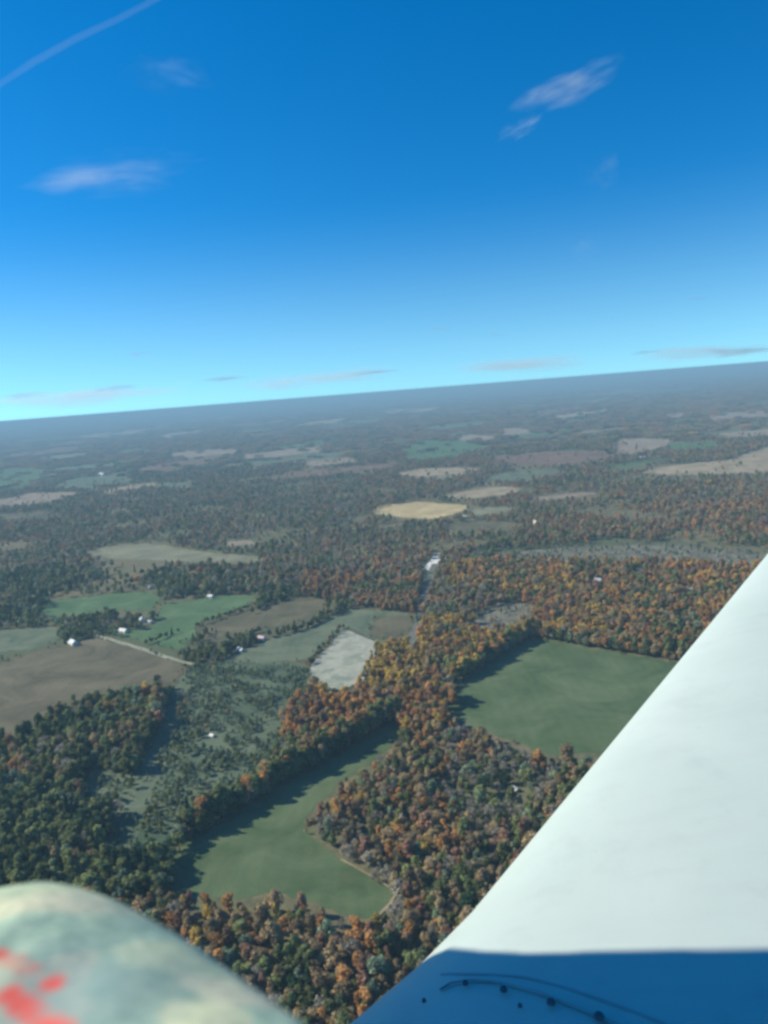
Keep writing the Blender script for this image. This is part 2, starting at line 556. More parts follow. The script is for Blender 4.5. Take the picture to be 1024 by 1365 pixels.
def leaf_arrays(r, kind, n, height, radius, leaf, ox=0.0, oy=0.0):
    """leaf clumps of one crown: quads spread through the lobes of an uneven crown"""
    verts, tones = [], []
    low = 0.22 if kind != 'cone' else 0.08
    if kind == 'cone':
        lobes = []
        for i in range(11):
            h = low + (1 - low) * i / 11
            w = radius * (1.02 - h) * r.uniform(0.8, 1.1)
            a = r.uniform(0, 6.28)
            lobes.append((math.cos(a) * w * 0.3, math.sin(a) * w * 0.3, h * height, max(w, 0.35), height * 0.07))
    else:
        lobes = []
        for i in range(13):
            u = r.uniform(-0.75, 1.0)
            a = r.uniform(0, 6.28)
            w = math.sqrt(max(0.05, 1 - u * u)) * r.uniform(0.35, 0.85) * radius * 0.85
            zc = height * (low + (1 - low) * (0.5 + 0.40 * u))
            s = radius * r.uniform(0.30, 0.5)
            lobes.append((math.cos(a) * w, math.sin(a) * w, zc, s, s * r.uniform(0.8, 1.25)))
    for i in range(n):
        lb = lobes[r.randrange(len(lobes))]
        d = Vector((r.gauss(0, 1), r.gauss(0, 1), r.gauss(0.25, 1))).normalized()
        k = r.uniform(0.72, 1.05) if r.random() < 0.8 else r.uniform(0.2, 0.9)
        c = Vector((lb[0] + d.x * lb[3] * k + ox, lb[1] + d.y * lb[3] * k + oy, lb[2] + d.z * lb[4] * k))
        nrm = (d + Vector((r.gauss(0, .5), r.gauss(0, .5), r.gauss(0, .5)))).normalized()
        t1 = nrm.orthogonal().normalized()
        t1 = (Matrix.Rotation(r.uniform(0, 6.28), 3, nrm) @ t1)
        t2 = nrm.cross(t1)
        s = leaf * r.uniform(0.6, 1.25)
        tone = r.random() * 0.7 + 0.3 * ((hash((round(lb[0], 2), round(lb[2], 2))) % 100) / 100)
        for (p, q) in ((-1, -0.55), (0.35, -1), (1, 0.5), (-0.4, 0.95)):
            verts.append(c + t1 * (p * s * 0.5) + t2 * (q * s * 0.5) + nrm * (0.16 * s * p * q))
            tones.append(tone)
    return verts, tones


def leaf_mesh(name, verts, tones, mat):
    me = bpy.data.meshes.new(name)
    n = len(verts) // 4
    me.from_pydata([tuple(v) for v in verts], [], [(4 * i, 4 * i + 1, 4 * i + 2, 4 * i + 3) for i in range(n)])
    at = me.attributes.new('leaf_tone', 'FLOAT', 'POINT')
    at.data.foreach_set('value', tones)
    me.materials.append(mat)
    me.update()
    return me


def trunk_mesh(r, height, radius):
    bm = bmesh.new()

    def limb(p0, p1, r0, r1, seg=6):
        d = (p1 - p0).normalized()
        a = d.orthogonal().normalized(); b = d.cross(a)
        rings = []
        for k in range(4):
            f = k / 3
            c = p0.lerp(p1, f) + a * math.sin(f * 3.1) * r0 * 0.6
            rad = r0 + (r1 - r0) * f
            rings.append([bm.verts.new(c + (a * math.cos(6.283 * j / seg) + b * math.sin(6.283 * j / seg)) * rad) for j in range(seg)])
        for k in range(3):
            for j in range(seg):
                bm.faces.new((rings[k][j], rings[k][(j + 1) % seg], rings[k + 1][(j + 1) % seg], rings[k + 1][j]))
        bm.faces.new(rings[-1])

    limb(Vector((0, 0, -0.3)), Vector((0.2, 0.1, height * 0.82)), 0.32, 0.07)
    for i in range(5):
        a = i * 1.257 + r.uniform(-.3, .3)
        h0 = height * r.uniform(0.25, 0.55)
        limb(Vector((0.05, 0.03, h0)), Vector((math.cos(a) * radius * 0.7, math.sin(a) * radius * 0.7, h0 + height * r.uniform(0.15, 0.3))), 0.14, 0.04, 5)
    me = bpy.data.meshes.new('trunk')
    bm.to_mesh(me); bm.free()
    me.materials.append(m_bark)
    return me


SHAPES = []
R = random.Random(3)
for s in range(3):
    SHAPES.append(dict(height=(13.5, 15.5, 11.5)[s], radius=(4.4, 4.0, 4.9)[s], kind='round'))
CROWNS, TRUNKS = {}, []
for s, sh in enumerate(SHAPES):
    TRUNKS.append(trunk_mesh(R, sh['height'], sh['radius']))
    for k in TREE_KINDS:
        rr = random.Random(100 * s + k)
        kind = 'cone' if (k == 4 and s == 1) else 'round'
        rad = sh['radius'] * (0.72 if kind == 'cone' else 1)
        n = 260 if k == 6 else 480
        v, t_ = leaf_arrays(rr, kind, n, sh['height'], rad, 0.95 if k == 6 else 1.25)
        CROWNS[(s, k)] = leaf_mesh('crown', v, t_, LEAF[k])

# prototypes for the uncounted woods: kept out of the scene, only instanced
proto = bpy.data.collections.new('tree_prototypes')
order = []
for s in range(3):
    for k in TREE_KINDS:
        o = bpy.data.objects.new('proto_%02d' % (s * 8 + k), CROWNS[(s, k)])
        proto.objects.link(o)
# far clumps: about twenty crowns of one mixed wood each, one mesh per tone
clumps = bpy.data.collections.new('grove_prototypes')
CLUMP = 46.0
for v_ in range(3):
    for k in TREE_KINDS:
        rr = random.Random(900 + 10 * v_ + k)
        V, T = [], []
        for i in range(26):
            x, y = rr.uniform(-CLUMP / 2, CLUMP / 2), rr.uniform(-CLUMP / 2, CLUMP / 2)
            hh = rr.uniform(9, 16)
            a, b_ = leaf_arrays(rr, 'round', 70, hh, rr.uniform(3.8, 5.6), 2.6, x, y)
            f = rr.uniform(-0.25, 0.25)
            V += a; T += [min(1, max(0, q + f)) for q in b_]
        clumps.objects.link(bpy.data.objects.new('grove_%02d' % (v_ * 8 + k), leaf_mesh('grove', V, T, LEAF[k])))


def instancer(name, pts, rot, scl, idx, coll, label, cat):
    me = bpy.data.meshes.new(name)
    n = len(pts)
    me.vertices.add(n)
    me.vertices.foreach_set('co', np.asarray(pts, np.float32).ravel())
    a = me.attributes.new('tree_scale', 'FLOAT_VECTOR', 'POINT'); a.data.foreach_set('vector', np.asarray(scl, np.float32).ravel())
    a = me.attributes.new('tree_turn', 'FLOAT_VECTOR', 'POINT')
    rv = np.zeros((n, 3), np.float32); rv[:, 2] = rot
    a.data.foreach_set('vector', rv.ravel())
    a = me.attributes.new('tree_kind', 'INT', 'POINT'); a.data.foreach_set('value', np.asarray(idx, np.int32))
    me.update()
    o = bpy.data.objects.new(name, me)
    COL.objects.link(o)
    g = bpy.data.node_groups.new(name + '_spread', 'GeometryNodeTree')
    g.interface.new_socket('Geometry', in_out='INPUT', socket_type='NodeSocketGeometry')
    g.interface.new_socket('Geometry', in_out='OUTPUT', socket_type='NodeSocketGeometry')
    gi = g.nodes.new('NodeGroupInput'); go = g.nodes.new('NodeGroupOutput')
    ci = g.nodes.new('GeometryNodeCollectionInfo')
    ci.inputs['Collection'].default_value = coll
    ci.inputs['Separate Children'].default_value = True
    ci.inputs['Reset Children'].default_value = True
    ip = g.nodes.new('GeometryNodeInstanceOnPoints')
    ip.inputs['Pick Instance'].default_value = True

    def attr(nm, ty):
        q = g.nodes.new('GeometryNodeInputNamedAttribute')
        q.data_type = ty
        q.inputs['Name'].default_value = nm
        return q.outputs['Attribute']
    e2r = g.nodes.new('FunctionNodeEulerToRotation')
    g.links.new(attr('tree_turn', 'FLOAT_VECTOR'), e2r.inputs[0])
    g.links.new(gi.outputs[0], ip.inputs['Points'])
    g.links.new(ci.outputs[0], ip.inputs['Instance'])
    g.links.new(attr('tree_kind', 'INT'), ip.inputs['Instance Index'])
    g.links.new(e2r.outputs[0], ip.inputs['Rotation'])
    g.links.new(attr('tree_scale', 'FLOAT_VECTOR'), ip.inputs['Scale'])
    g.links.new(ip.outputs[0], go.inputs[0])
    md = o.modifiers.new('spread', 'NODES')
    md.node_group = g
    tag(o, label, cat, None, 'stuff')
    return o


# woods by region of the view: outline, share of each kind 0..7, density, size
W_FRONT = (.13, .16, .06, .24, .15, .18, .05, .03)
REGIONS = [
    # open scrub, low bushes
    ([(250, 890), (300, 880), (410, 885), (420, 920), (395, 935), (372, 965), (385, 1000), (330, 1070), (240, 1120), (215, 1150), (165, 1150), (185, 1100), (205, 1040), (228, 980)], (.02, .02, .02, .30, .08, .10, .06, .40), 0.78, 0.48),
    ([(113, 950), (124, 935), (122, 975), (130, 1012), (192, 1042), (168, 1078), (130, 1090), (108, 1062)], (.0, .0, .02, .32, .10, .08, .04, .44), 0.5, 0.5),
    ([(238, 912), (252, 890), (264, 905), (232, 980), (212, 1040), (192, 1100), (170, 1150), (135, 1152), (162, 1080), (175, 1040), (192, 1016), (215, 965)], (.0, .0, .02, .3, .05, .08, .05, .5), 0.35, 0.33),
    # scrub band, right middle distance
    ([(640, 738), (760, 727), (880, 722), (1024, 734), (1090, 740), (1090, 760), (960, 757), (850, 753), (700, 752)], (.0, .0, .02, .15, .1, .1, .33, .3), 0.45, 0.55),
    ([(604, 836), (660, 806), (690, 803), (722, 812), (690, 838), (640, 846)], (.02, .02, .02, .1, .05, .2, .4, .2), 0.35, 0.5),
    # olive slope between belt and clearing
    ([(600, 845), (690, 830), (700, 850), (600, 910), (560, 935), (520, 900), (545, 868)], (.14, .36, .05, .24, .05, .12, .01, .03), 1.0, 0.85),
    # yellow row and corner
    ([(560, 832), (640, 824), (640, 840), (600, 850), (545, 872), (505, 905), (500, 935), (470, 915), (510, 865), (548, 845)], (.08, .55, .03, .16, .04, .12, .0, .02), 1.0, 0.95),
    ([(500, 900), (570, 895), (590, 930), (520, 938)], (.12, .5, .03, .15, .03, .15, 0, .02), 1.0, 0.95),
    # orange centre belt
    ([(400, 915), (470, 920), (600, 930), (610, 980), (560, 1010), (500, 975), (440, 1000), (380, 990), (380, 940)], (.33, .24, .06, .14, .06, .15, .01, .01), 1.0, 1.05),
    # belt with the deep shade
    ([(330, 1000), (380, 985), (540, 950), (545, 975), (330, 1090), (230, 1140), (225, 1115)], (.12, .07, .04, .35, .20, .14, .03, .05), 1.0, 1.25),
    # left clumps
    ([(-120, 905), (230, 905), (215, 970), (175, 1040), (160, 1080), (135, 1150), (-120, 1200)], (.12, .05, .06, .32, .26, .11, .02, .06), 1.0, 1.2),
    ([(-120, 1100), (240, 1130), (235, 1200), (180, 1215), (-120, 1215)], (.04, .02, .04, .30, .38, .07, .05, .10), 1.0, 1.1),
    # grey bare wood right of the front wood
    ([(610, 1020), (700, 1000), (760, 1020), (720, 1090), (640, 1130), (590, 1060)], (.07, .04, .09, .14, .16, .08, .37, .05), 0.95, 0.85),
    # front woods
    ([(410, 1000), (1100, 980), (1100, 1700), (-200, 1700), (-200, 1190), (540, 1240), (540, 1180)], W_FRONT, 1.0, 0.95),
    # rusty woods right
    ([(600, 755), (700, 752), (850, 753), (1090, 757), (1090, 920), (884, 880), (715, 848), (690, 800), (600, 790)], (.17, .27, .05, .22, .11, .14, .02, .02), 1.0, 0.95),
    ([(690, 690), (1090, 655), (1090, 740), (880, 722), (700, 732)], (.19, .07, .14, .21, .08, .20, .08, .03), 0.95, 0.9),
    # orange row behind the fields
    ([(400, 770), (560, 770), (560, 822), (470, 808), (400, 800)], (.30, .06, .12, .18, .12, .16, .04, .02), 0.95, 0.95),
    ([(262, 758), (400, 758), (400, 798), (350, 790), (262, 792)], (.10, .03, .13, .22, .25, .12, .1, .05), 0.95, 0.95),
    # trees of the farm
    ([(-120, 760), (262, 760), (262, 900), (-120, 900)], (.05, .03, .06, .28, .32, .08, .06, .12), 0.8, 0.9),
    ([(262, 790), (560, 800), (560, 930), (380, 940), (262, 900)], (.05, .03, .05, .30, .30, .12, .05, .10), 0.85, 0.85),
    # mid distance, left grey, right brown
    ([(-200, 640), (480, 600), (480, 765), (-200, 770)], (.06, .02, .10, .23, .12, .18, .20, .09), 0.8, 0.9),
    ([(480, 600), (1100, 550), (1100, 770), (480, 765)], (.10, .05, .12, .21, .11, .22, .15, .04), 0.85, 0.9),
]
W_ELSE = (.11, .04, .15, .17, .08, .22, .18, .05)

HEDGES = [   # outline in pixels, kinds, size, spacing in metres
    ([(262, 836), (300, 822), (330, 812), (348, 803), (395, 786)], (4, 4, 3), 0.6, 5),
    ([(380, 844), (415, 836), (440, 823), (470, 805)], (4, 3, 4), 0.6, 5),
    ([(195, 860), (215, 852), (240, 843)], (4, 4, 3), 0.6, 5),
    ([(240, 858), (270, 846), (292, 842)], (4, 3, 7), 0.5, 6),
    ([(300, 868), (315, 855), (335, 846), (350, 843)], (4, 4, 3), 0.8, 5),
    ([(588, 826), (620, 810), (662, 789)], (4, 4, 3, 6), 1.1, 5),
    ([(30, 812), (60, 798), (98, 786)], (4, 4, 3), 1.0, 5),
    ([(110, 832), (130, 826), (148, 824)], (4, 3, 6), 1.0, 6),
    ([(150, 832), (180, 836), (200, 832)], (4, 3), 0.7, 7),
    ([(560, 818), (585, 806), (610, 800)], (0, 0, 5), 0.9, 5),
    ([(480, 806), (520, 808), (552, 812)], (0, 5, 2), 0.9, 5),
    ([(556, 833), (590, 830), (635, 832)], (1, 1, 3), 0.9, 5),
    ([(505, 862), (490, 896), (478, 915)], (3, 1, 5), 0.6, 6),
    ([(455, 838), (430, 866), (408, 890)], (4, 3, 5), 0.6, 7),
    ([(512, 668), (560, 665), (630, 668)], (4, 4, 6), 1.0, 9),
    ([(590, 655), (640, 648), (700, 646)], (4, 6), 0.9, 12),
    ([(800, 596), (812, 606), (840, 608)], (4, 4), 1.0, 12),
    ([(0, 792), (40, 780), (100, 776)], (4, 3), 0.8, 7),
    ([(712, 843), (660, 875), (604, 910)], (3, 4, 0, 1, 1), 1.4, 2.3),
    ([(525, 957), (430, 1012), (330, 1069), (245, 1116)], (3, 4, 3, 0), 1.5, 2.3),
    ([(700, 845), (650, 874), (600, 903)], (3, 4, 0, 1), 1.3, 3.5),
    ([(520, 953), (430, 1006), (330, 1062), (245, 1110)], (3, 4, 3, 0, 5), 1.3, 3.5),
    ([(604, 942), (600, 930), (585, 940)], (0, 0, 5), 1.3, 4),
    ([(512, 872), (532, 898), (520, 925)], (1, 1, 5), 1.0, 5),
    ([(500, 908), (560, 906)], (1, 1, 3), 1.0, 4),
    ([(560, 836), (630, 834)], (1, 1, 1), 1.0, 5),
    ([(714, 1030), (722, 1032)], (0, 2), 1.4, 4),
    ([(112, 952), (112, 1000), (108, 1050)], (4, 3), 1.2, 4.5),
    ([(212, 918), (206, 950), (196, 985)], (4, 3, 5), 1.2, 4.2),
    ([(128, 1012), (160, 1032), (188, 1030)], (3, 3, 7), 1.0, 4.5),
    ([(150, 1178), (195, 1172), (232, 1165)], (4, 4), 1.3, 4),
    ([(720, 850), (800, 864), (884, 878)], (4, 3, 5, 0), 1.15, 4),
]

ROADS = [[(p[0], p[1]) for p in ROAD], [(p[0], p[1]) for p in TRACK]]
FWIDE = [f[1] for f in FIELDS if f[2] != 'scrub' and f[1][0] != (238, 912)]
FWIDE += [PIT, LOT]
NEARLINE = []
for line, wid in ((ROAD, 10.0), (TRACK, 6.0)):
    NEARLINE.append((np.array([ground(*p)[:2] for p in line]), wid))


def dist_to_line(L, X, Y):
    d = np.full(X.shape, 1e9)
    for a, b in zip(L[:-1], L[1:]):
        v = b - a
        t = np.clip(((X - a[0]) * v[0] + (Y - a[1]) * v[1]) / (v @ v), 0, 1)
        d = np.minimum(d, np.hypot(X - a[0] - t * v[0], Y - a[1] - t * v[1]))
    return d


# buildings: pixel, (length, width, wall height), turn, roof, wall, label
BUILD = [
    ((98, 859), (22, 12, 5.0), 0.5, 'white', 'white', 'barn', 'white barn at the upper corner of the brown field'),
    ((165, 843), (20, 10, 4.5), 0.25, 'white', 'cream', 'barn', 'long white roofed barn beside the start of the gravel track'),
    ((190, 829), (14, 10, 6.0), 0.9, 'white', 'white', 'house', 'tall white farmhouse among trees right of the farmyard'),
    ((200, 831), (10, 8, 4.0), 0.2, 'grey', 'white', 'shed', 'small grey roofed shed just right of the tall farmhouse'),
    ((162, 826), (12, 9, 4.0), 0.1, 'slate', 'cream', 'house', 'dark roofed house behind the long barn'),
    ((200, 784), (18, 10, 4.5), 0.6, 'grey', 'white', 'barn', 'pale grey barn at the far end of the green field'),
    ((281, 797), (12, 9, 4.5), 0.1, 'white', 'white', 'house', 'bright white house alone on the green field'),
    ((349, 853), (13, 9, 4.5), 0.2, 'pink', 'white', 'house', 'white house with pale pinkish roof behind the dark trees'),
    ((321, 868), (14, 8, 3.5), 0.5, 'white', 'white', 'shed', 'low white shed at the near corner of the field by the gravel pit'),
    ((797, 776), (16, 11, 5.0), 0.3, 'grey', 'white', 'house', 'grey roofed white house among the golden trees'),
    ((853, 763), (14, 10, 4.5), 0.1, 'slate', 'white', 'house', 'small dark roofed white house behind the golden trees'),
    ((916, 787), (22, 10, 4.0), 0.2, 'grey', 'cream', 'house', 'long grey roofed house in the woods left of the wing'),
    ((714, 699), (26, 14, 7.0), 1.1, 'cream', 'cream', 'barn', 'cream barn on the rusty wooded slope'),
    ((858, 612), (34, 18, 8.0), 0.1, 'white', 'white', 'barn', 'far white barn on the green strip left of the tan field'),
    ((621, 691), (18, 11, 5.5), 0.2, 'grey', 'white', 'barn', 'grey roofed white barn below the right end of the yellow field'),
    ((283, 982), (6, 4, 2.4), 0.3, 'white', 'white', 'shed', 'small white shed alone in the grey green scrub'),
    ((687, 1054), (7, 5, 2.6), 0.6, 'grey', 'cream', 'house', 'pale cottage hidden in the bare grey wood'),
    ((135, 634), (60, 30, 9.0), 0.2, 'white', 'white', 'barn', 'far white barn beside the far left green field'),
]
BXY = [ground(*b[0])[:2] for b in BUILD]


def scatter(r0, r1, step, ang=0.66, jit=0.42):
    xs = np.arange(-r1, r1, step)
    X, Y = np.meshgrid(xs, np.arange(0 if r0 > 0 else 0, r1, step))
    X = X.ravel(); Y = Y.ravel()
    X[(np.round(Y / step).astype(int) % 2) == 1] += step / 2
    X = X + rng.uniform(-jit, jit, X.shape) * step
    Y = Y + rng.uniform(-jit, jit, Y.shape) * step
    rad = np.hypot(X, Y)
    k = (rad >= r0) & (rad < r1) & (np.abs(np.arctan2(X, Y)) < ang) & (Y > 40)
    return X[k], Y[k]


def classify(X, Y, tall):
    """which trees stand, of what kind and size"""
    n = X.size
    px, py, _ = project(np.stack([X, Y, np.zeros(n)], 1))
    tx, ty, _ = project(np.stack([X, Y, np.full(n, tall)], 1))
    hx, hy, _ = project(np.stack([X, Y, np.full(n, tall * 0.55)], 1))
    keep = np.ones(n, bool)
    wx = np.array([mnoise.noise((x * 0.02, y * 0.02, 21.0)) + 0.8 * mnoise.noise((x * 0.004, y * 0.004, 27.0)) for x, y in zip(X, Y)])
    wy = np.array([mnoise.noise((x * 0.02, y * 0.02, 33.0)) + 0.8 * mnoise.noise((x * 0.004, y * 0.004, 37.0)) for x, y in zip(X, Y)])
    rad = np.hypot(X, Y)
    am = np.clip((rad - 700) / 1200, 0.0, 1.0)
    wx = wx * (3 + 14 * am); wy = wy * (1.0 + 1.2 * am) * np.clip(2600 / rad, 0.15, 1)
    px, tx, hx = px + wx, tx + wx, hx + wx
    py, ty, hy = py + wy, ty + wy, hy + wy
    lone = (rad > 2300) & (rng.random(n) < np.clip((rad - 2300) / 30000, 0.01, 0.045))
    for poly in FWIDE:
        ps = smooth_poly(poly, 1)
        # far fields hold a few trees and broken hedges of their own
        keep &= ~(inside(ps, px, py) | inside(ps, hx, hy) | inside(ps, tx, ty)) | lone
    for L, w in NEARLINE:
        keep &= dist_to_line(L, X, Y) > w
    for bx, by in BXY:
        dx, dy = X - bx, Y - by
        # clear of the house and of the ground just in front of it
        dd = math.hypot(bx, by)
        along = -(dx * bx + dy * by) / dd
        across = np.abs(dx * by - dy * bx) / dd
        keep &= ~((across < 10) & (along > -10) & (along < 13 + 0.02 * dd * (dd < 3000)))
    kind = np.full(n, -1)
    size = np.ones(n)
    dens = np.ones(n)
    u = rng.random(n)
    patch = np.array([0.75 * mnoise.noise((x * 0.02, y * 0.02, 3.1)) + 0.6 * mnoise.noise((x * 0.006, y * 0.006, 7.1)) for x, y in zip(X, Y)])
    tot = np.full(n, False)
    for poly, w, dn, sz in REGIONS + [(None, W_ELSE, 0.93, 0.95)]:
        sel = ~tot & (inside(poly, px, py) if poly else np.ones(n, bool))
        tot |= sel
        cw = np.cumsum(w) / np.sum(w)
        # neighbouring trees tend to be of one kind
        uu = np.clip(u[sel] * 0.56 + 0.44 * (0.5 + 0.95 * patch[sel]), 0, 0.9999)
        perm = np.array([4, 3, 7, 6, 5, 2, 0, 1])
        cwp = np.cumsum(np.array(w)[perm]) / np.sum(w)
        kind[sel] = perm[np.searchsorted(cwp, uu)]
        size[sel] = sz
        dens[sel] = dn
    gap = np.array([mnoise.noise((x * 0.05, y * 0.05, 9.7)) for x, y in zip(X, Y)])
    open_ = np.array([mnoise.noise((x * 0.0045, y * 0.0045, 51.0)) + 0.5 * mnoise.noise((x * 0.011, y * 0.011, 57.0)) for x, y in zip(X, Y)])
    dens *= np.where(rad > 1500, 0.85 * np.clip(1.0 - 3.0 * np.clip(open_ - 0.04, 0, 1), 0.10, 1), 1)
    scr = size < 0.56
    keep &= rng.random(n) < dens * np.where(scr, np.clip(1.0 + gap * 2.6, 0.08, 1.6), np.clip(1.15 + gap * 0.8, 0.25, 1))
    keep &= ~((px > -400) & (px < 1424) & (py > 2400))
    return keep, kind, size, px, py


# --- single trees out to four kilometres
NX, NY, NK, NS = [], [], [], []
for (r0, r1, st, grow) in ((0, 1300, 6.9, 1.0), (1300, 4000, 9.2, 1.12)):
    X, Y = scatter(r0, r1, st)
    keep, kind, size, px, py = classify(X, Y, 12.0)
    NX.append(X[keep]); NY.append(Y[keep]); NK.append(kind[keep]); NS.append(size[keep] * grow)
# ragged margins: low bushes along the edges of the nearer fields
for nm, poly, k, lab in FIELDS[:11]:
    p_ = smooth_poly(poly, 1, True)
    for a, b in zip(p_, p_[1:] + p_[:1]):
        ga, gb = ground(*a)[:2], ground(*b)[:2]
        L_ = np.linalg.norm(gb - ga)
        for i in range(int(L_ / 7)):
            if random.random() < 0.5:
                q = ga + (gb - ga) * random.random() + rng.normal(0, 1.5, 2)
                NX.append([q[0]]); NY.append([q[1]]); NK.append([random.choice((3, 7, 3, 5, 4))]); NS.append([random.uniform(0.15, 0.38)])
# small bushes between, in the scrub only
X, Y = scatter(300, 1300, 4.4)
bx_, by_, _ = project(np.stack([X, Y, np.zeros(X.size)], 1))
in_scrub = inside(SCRUB_GROUND[0][0], bx_, by_) | inside(SCRUB_GROUND[1][0], bx_, by_)
X, Y = X[in_scrub], Y[in_scrub]
keep, kind, size, px, py = classify(X, Y, 4.0)
NX.append(X[keep]); NY.append(Y[keep]); NK.append(np.where(rng.random(keep.sum()) < .7, 7, 3)); NS.append(rng.uniform(0.14, 0.3, keep.sum()))
for poly, kinds, sz, step in HEDGES:
    P = [ground(*p)[:2] for p in poly]
    for a, b in zip(P[:-1], P[1:]):
        m_ = max(2, int(np.linalg.norm(b - a) / step))
        for i in range(m_):
            q = a + (b - a) * (i + random.random() * 0.6) / m_ + rng.normal(0, 1.6, 2)
            NX.append([q[0]]); NY.append([q[1]]); NK.append([random.choice(kinds)]); NS.append([sz])
NX = np.concatenate(NX); NY = np.concatenate(NY); NK = np.concatenate(NK).astype(int); NS = np.concatenate(NS)
N = NX.size
SH = rng.integers(0, 3, N)
VAR = np.clip(rng.normal(1.0, 0.26, N), 0.5, 1.7)
VAR = np.where(NS > 1.22, np.clip(VAR, 0.95, 1.2), VAR)
SC = np.stack([NS * VAR * rng.uniform(0.8, 1.15, N), NS * VAR * rng.uniform(0.8, 1.15, N), NS * (0.45 + 0.55 * VAR) * rng.uniform(0.8, 1.2, N)], 1)
ROT = rng.uniform(0, 6.283, N)

# --- the 300 that show largest become single trees of their own
WINGPX = [(1030, 735), (600, 1262), (555, 1315), (485, 1368), (485, 1500), (1100, 1500), (1100, 700)]
REFLECTPX = [(-50, 1195), (0, 1180), (60, 1170), (150, 1190), (250, 1245), (410, 1370), (410, 1500), (-50, 1500)]
mx_, my_, mz_ = project(np.stack([NX, NY, SC[:, 2] * 8.0], 1))
vis = (mx_ > 4) & (mx_ < 1020) & (my_ > 560) & (my_ < 1362) & ~inside(WINGPX, mx_, my_) & ~inside(REFLECTPX, mx_, my_)
shown = np.where(vis, NS * 1000.0 / mz_, 0)
big = np.argsort(-shown)[:300]
rest = np.ones(N, bool); rest[big] = False
instancer('woodland', np.stack([NX, NY, np.zeros(N)], 1)[rest], ROT[rest], SC[rest], (SH * 8 + NK)[rest], proto,
          'mixed autumn woodland of rust, gold, olive and grey trees covering the plain', 'woodland')

_ONES = ['', 'first', 'second', 'third', 'fourth', 'fifth', 'sixth', 'seventh', 'eighth', 'ninth', 'tenth', 'eleventh', 'twelfth', 'thirteenth',
         'fourteenth', 'fifteenth', 'sixteenth', 'seventeenth', 'eighteenth', 'nineteenth']
_TENS = {20: 'twent', 30: 'thirt', 40: 'fort', 50: 'fift'}
ORD = [_ONES[q] if q < 20 else (_TENS[q // 10 * 10] + ('ieth' if q % 10 == 0 else 'y-' + _ONES[q % 10])) for q in range(1, 60)] + ['rear'] * 300


def zone(x, y):
    wing_x = 600 + (1262 - y) / 1.226
    reflection_y = np.interp(x, [0, 60, 150, 250, 410], [1182, 1172, 1192, 1247, 1370])
    if x < 420 and y > reflection_y - 45: return 'along the window reflection'
    if wing_x - x < 75: return 'along the upper wing edge' if y < 1150 else 'along the lower wing edge'
    if y > 1290: return 'at the bottom of the wood'
    if y > 1240: return 'in the lower wood'
    if y > 1185: return 'in the wood right of the worn path'
    if y > 1120: return 'in the wood right of the narrow green field'
    if x < 560: return 'at the inner corner of the narrow green field'
    return 'in the wood below the large green field'


zones = {}
for i in big:
    zones.setdefault((zone(mx_[i], my_[i]), int(NK[i])), []).append(i)
print('edge zones', sorted(len(v) for v in zones.values()))
for (zn, k), mem in zones.items():
    mem.sort(key=lambda i: mx_[i])
    nm = TREE_KINDS[k][0]
    for j, i in enumerate(mem):
        r_ = empty('autumn_tree' if k not in (4, 6) else ('evergreen_tree' if k == 4 else 'bare_tree'), (NX[i], NY[i], 0), ROT[i])
        r_.scale = tuple(SC[i])
        for part, me in (('crown', CROWNS[(SH[i], k)]), ('trunk', TRUNKS[SH[i]])):
            c = bpy.data.objects.new(part, me)
            COL.objects.link(c)
            c.parent = r_
        if len(mem) == 1:
            lab = 'only %s tree %s' % (nm, zn)
        elif j == len(mem) - 1:
            lab = 'rightmost %s tree %s' % (nm, zn)
        elif j == 0:
            lab = 'leftmost %s tree %s' % (nm, zn)
        else:
            lab = '%s %s tree from the left %s' % (ORD[j], nm, zn)
        tag(r_, lab, 'tree', 'trees of the front wood')

# --- groves farther off
GX, GY, GK, GS, GZ = [], [], [], [], []
for (r0, r1, st, sxy) in ((4000, 9000, 40.0, 1.0), (9000, 18000, 90.0, 2.3), (18000, 42000, 260.0, 6.6)):
    X, Y = scatter(r0, r1, st, 0.62)
    keep, kind, size, px, py = classify(X, Y, 11.0)
    GX.append(X[keep]); GY.append(Y[keep]); GK.append(kind[keep])
    GS.append(np.full(keep.sum(), sxy)); GZ.append(np.full(keep.sum(), 1.0 if sxy < 3 else 1.4))
GX = np.concatenate(GX); GY = np.concatenate(GY); GK = np.concatenate(GK); GS = np.concatenate(GS); GZ = np.concatenate(GZ)
n = GX.size
instancer('distant_woodland', np.stack([GX, GY, np.zeros(n)], 1), rng.uniform(0, 6.283, n),
          np.stack([GS, GS, GZ * rng.uniform(0.75, 1.15, n)], 1), rng.integers(0, 3, n) * 8 + GK, clumps,
          'far brown and grey woods fading toward the horizon', 'woodland')
print('trees', N, 'groves', n)


# ------------------------------------------------------------------ buildings
def paint(name, c, rough=0.7):
    m, t, out = new_mat(name)
    b = bsdf(t, out, rough, 0.3)
    f = noise_tex(t, 0.8, 5, 0.65)
    t.links.new(ramp(t, [(0.3, tuple(x * 0.8 for x in c)), (0.7, tuple(min(1, x * 1.08) for x in c))], f), b.inputs['Base Color'])
    return m


RM = {'white': paint('white_metal_roof', (0.75, 0.77, 0.76)), 'grey': paint('grey_roof', (0.42, 0.44, 0.45)), 'slate': paint('slate_roof', (0.12, 0.13, 0.15)),
      'pink': paint('pinkish_roof', (0.62, 0.5, 0.48)), 'cream': paint('cream_roof', (0.6, 0.55, 0.45))}
WM = {'white': paint('white_wall', (0.74, 0.74, 0.70)), 'cream': paint('cream_wall', (0.62, 0.58, 0.48))}
m_glass = paint('dark_window_glass', (0.03, 0.04, 0.05), 0.15)
m_door = paint('brown_door', (0.16, 0.09, 0.06))


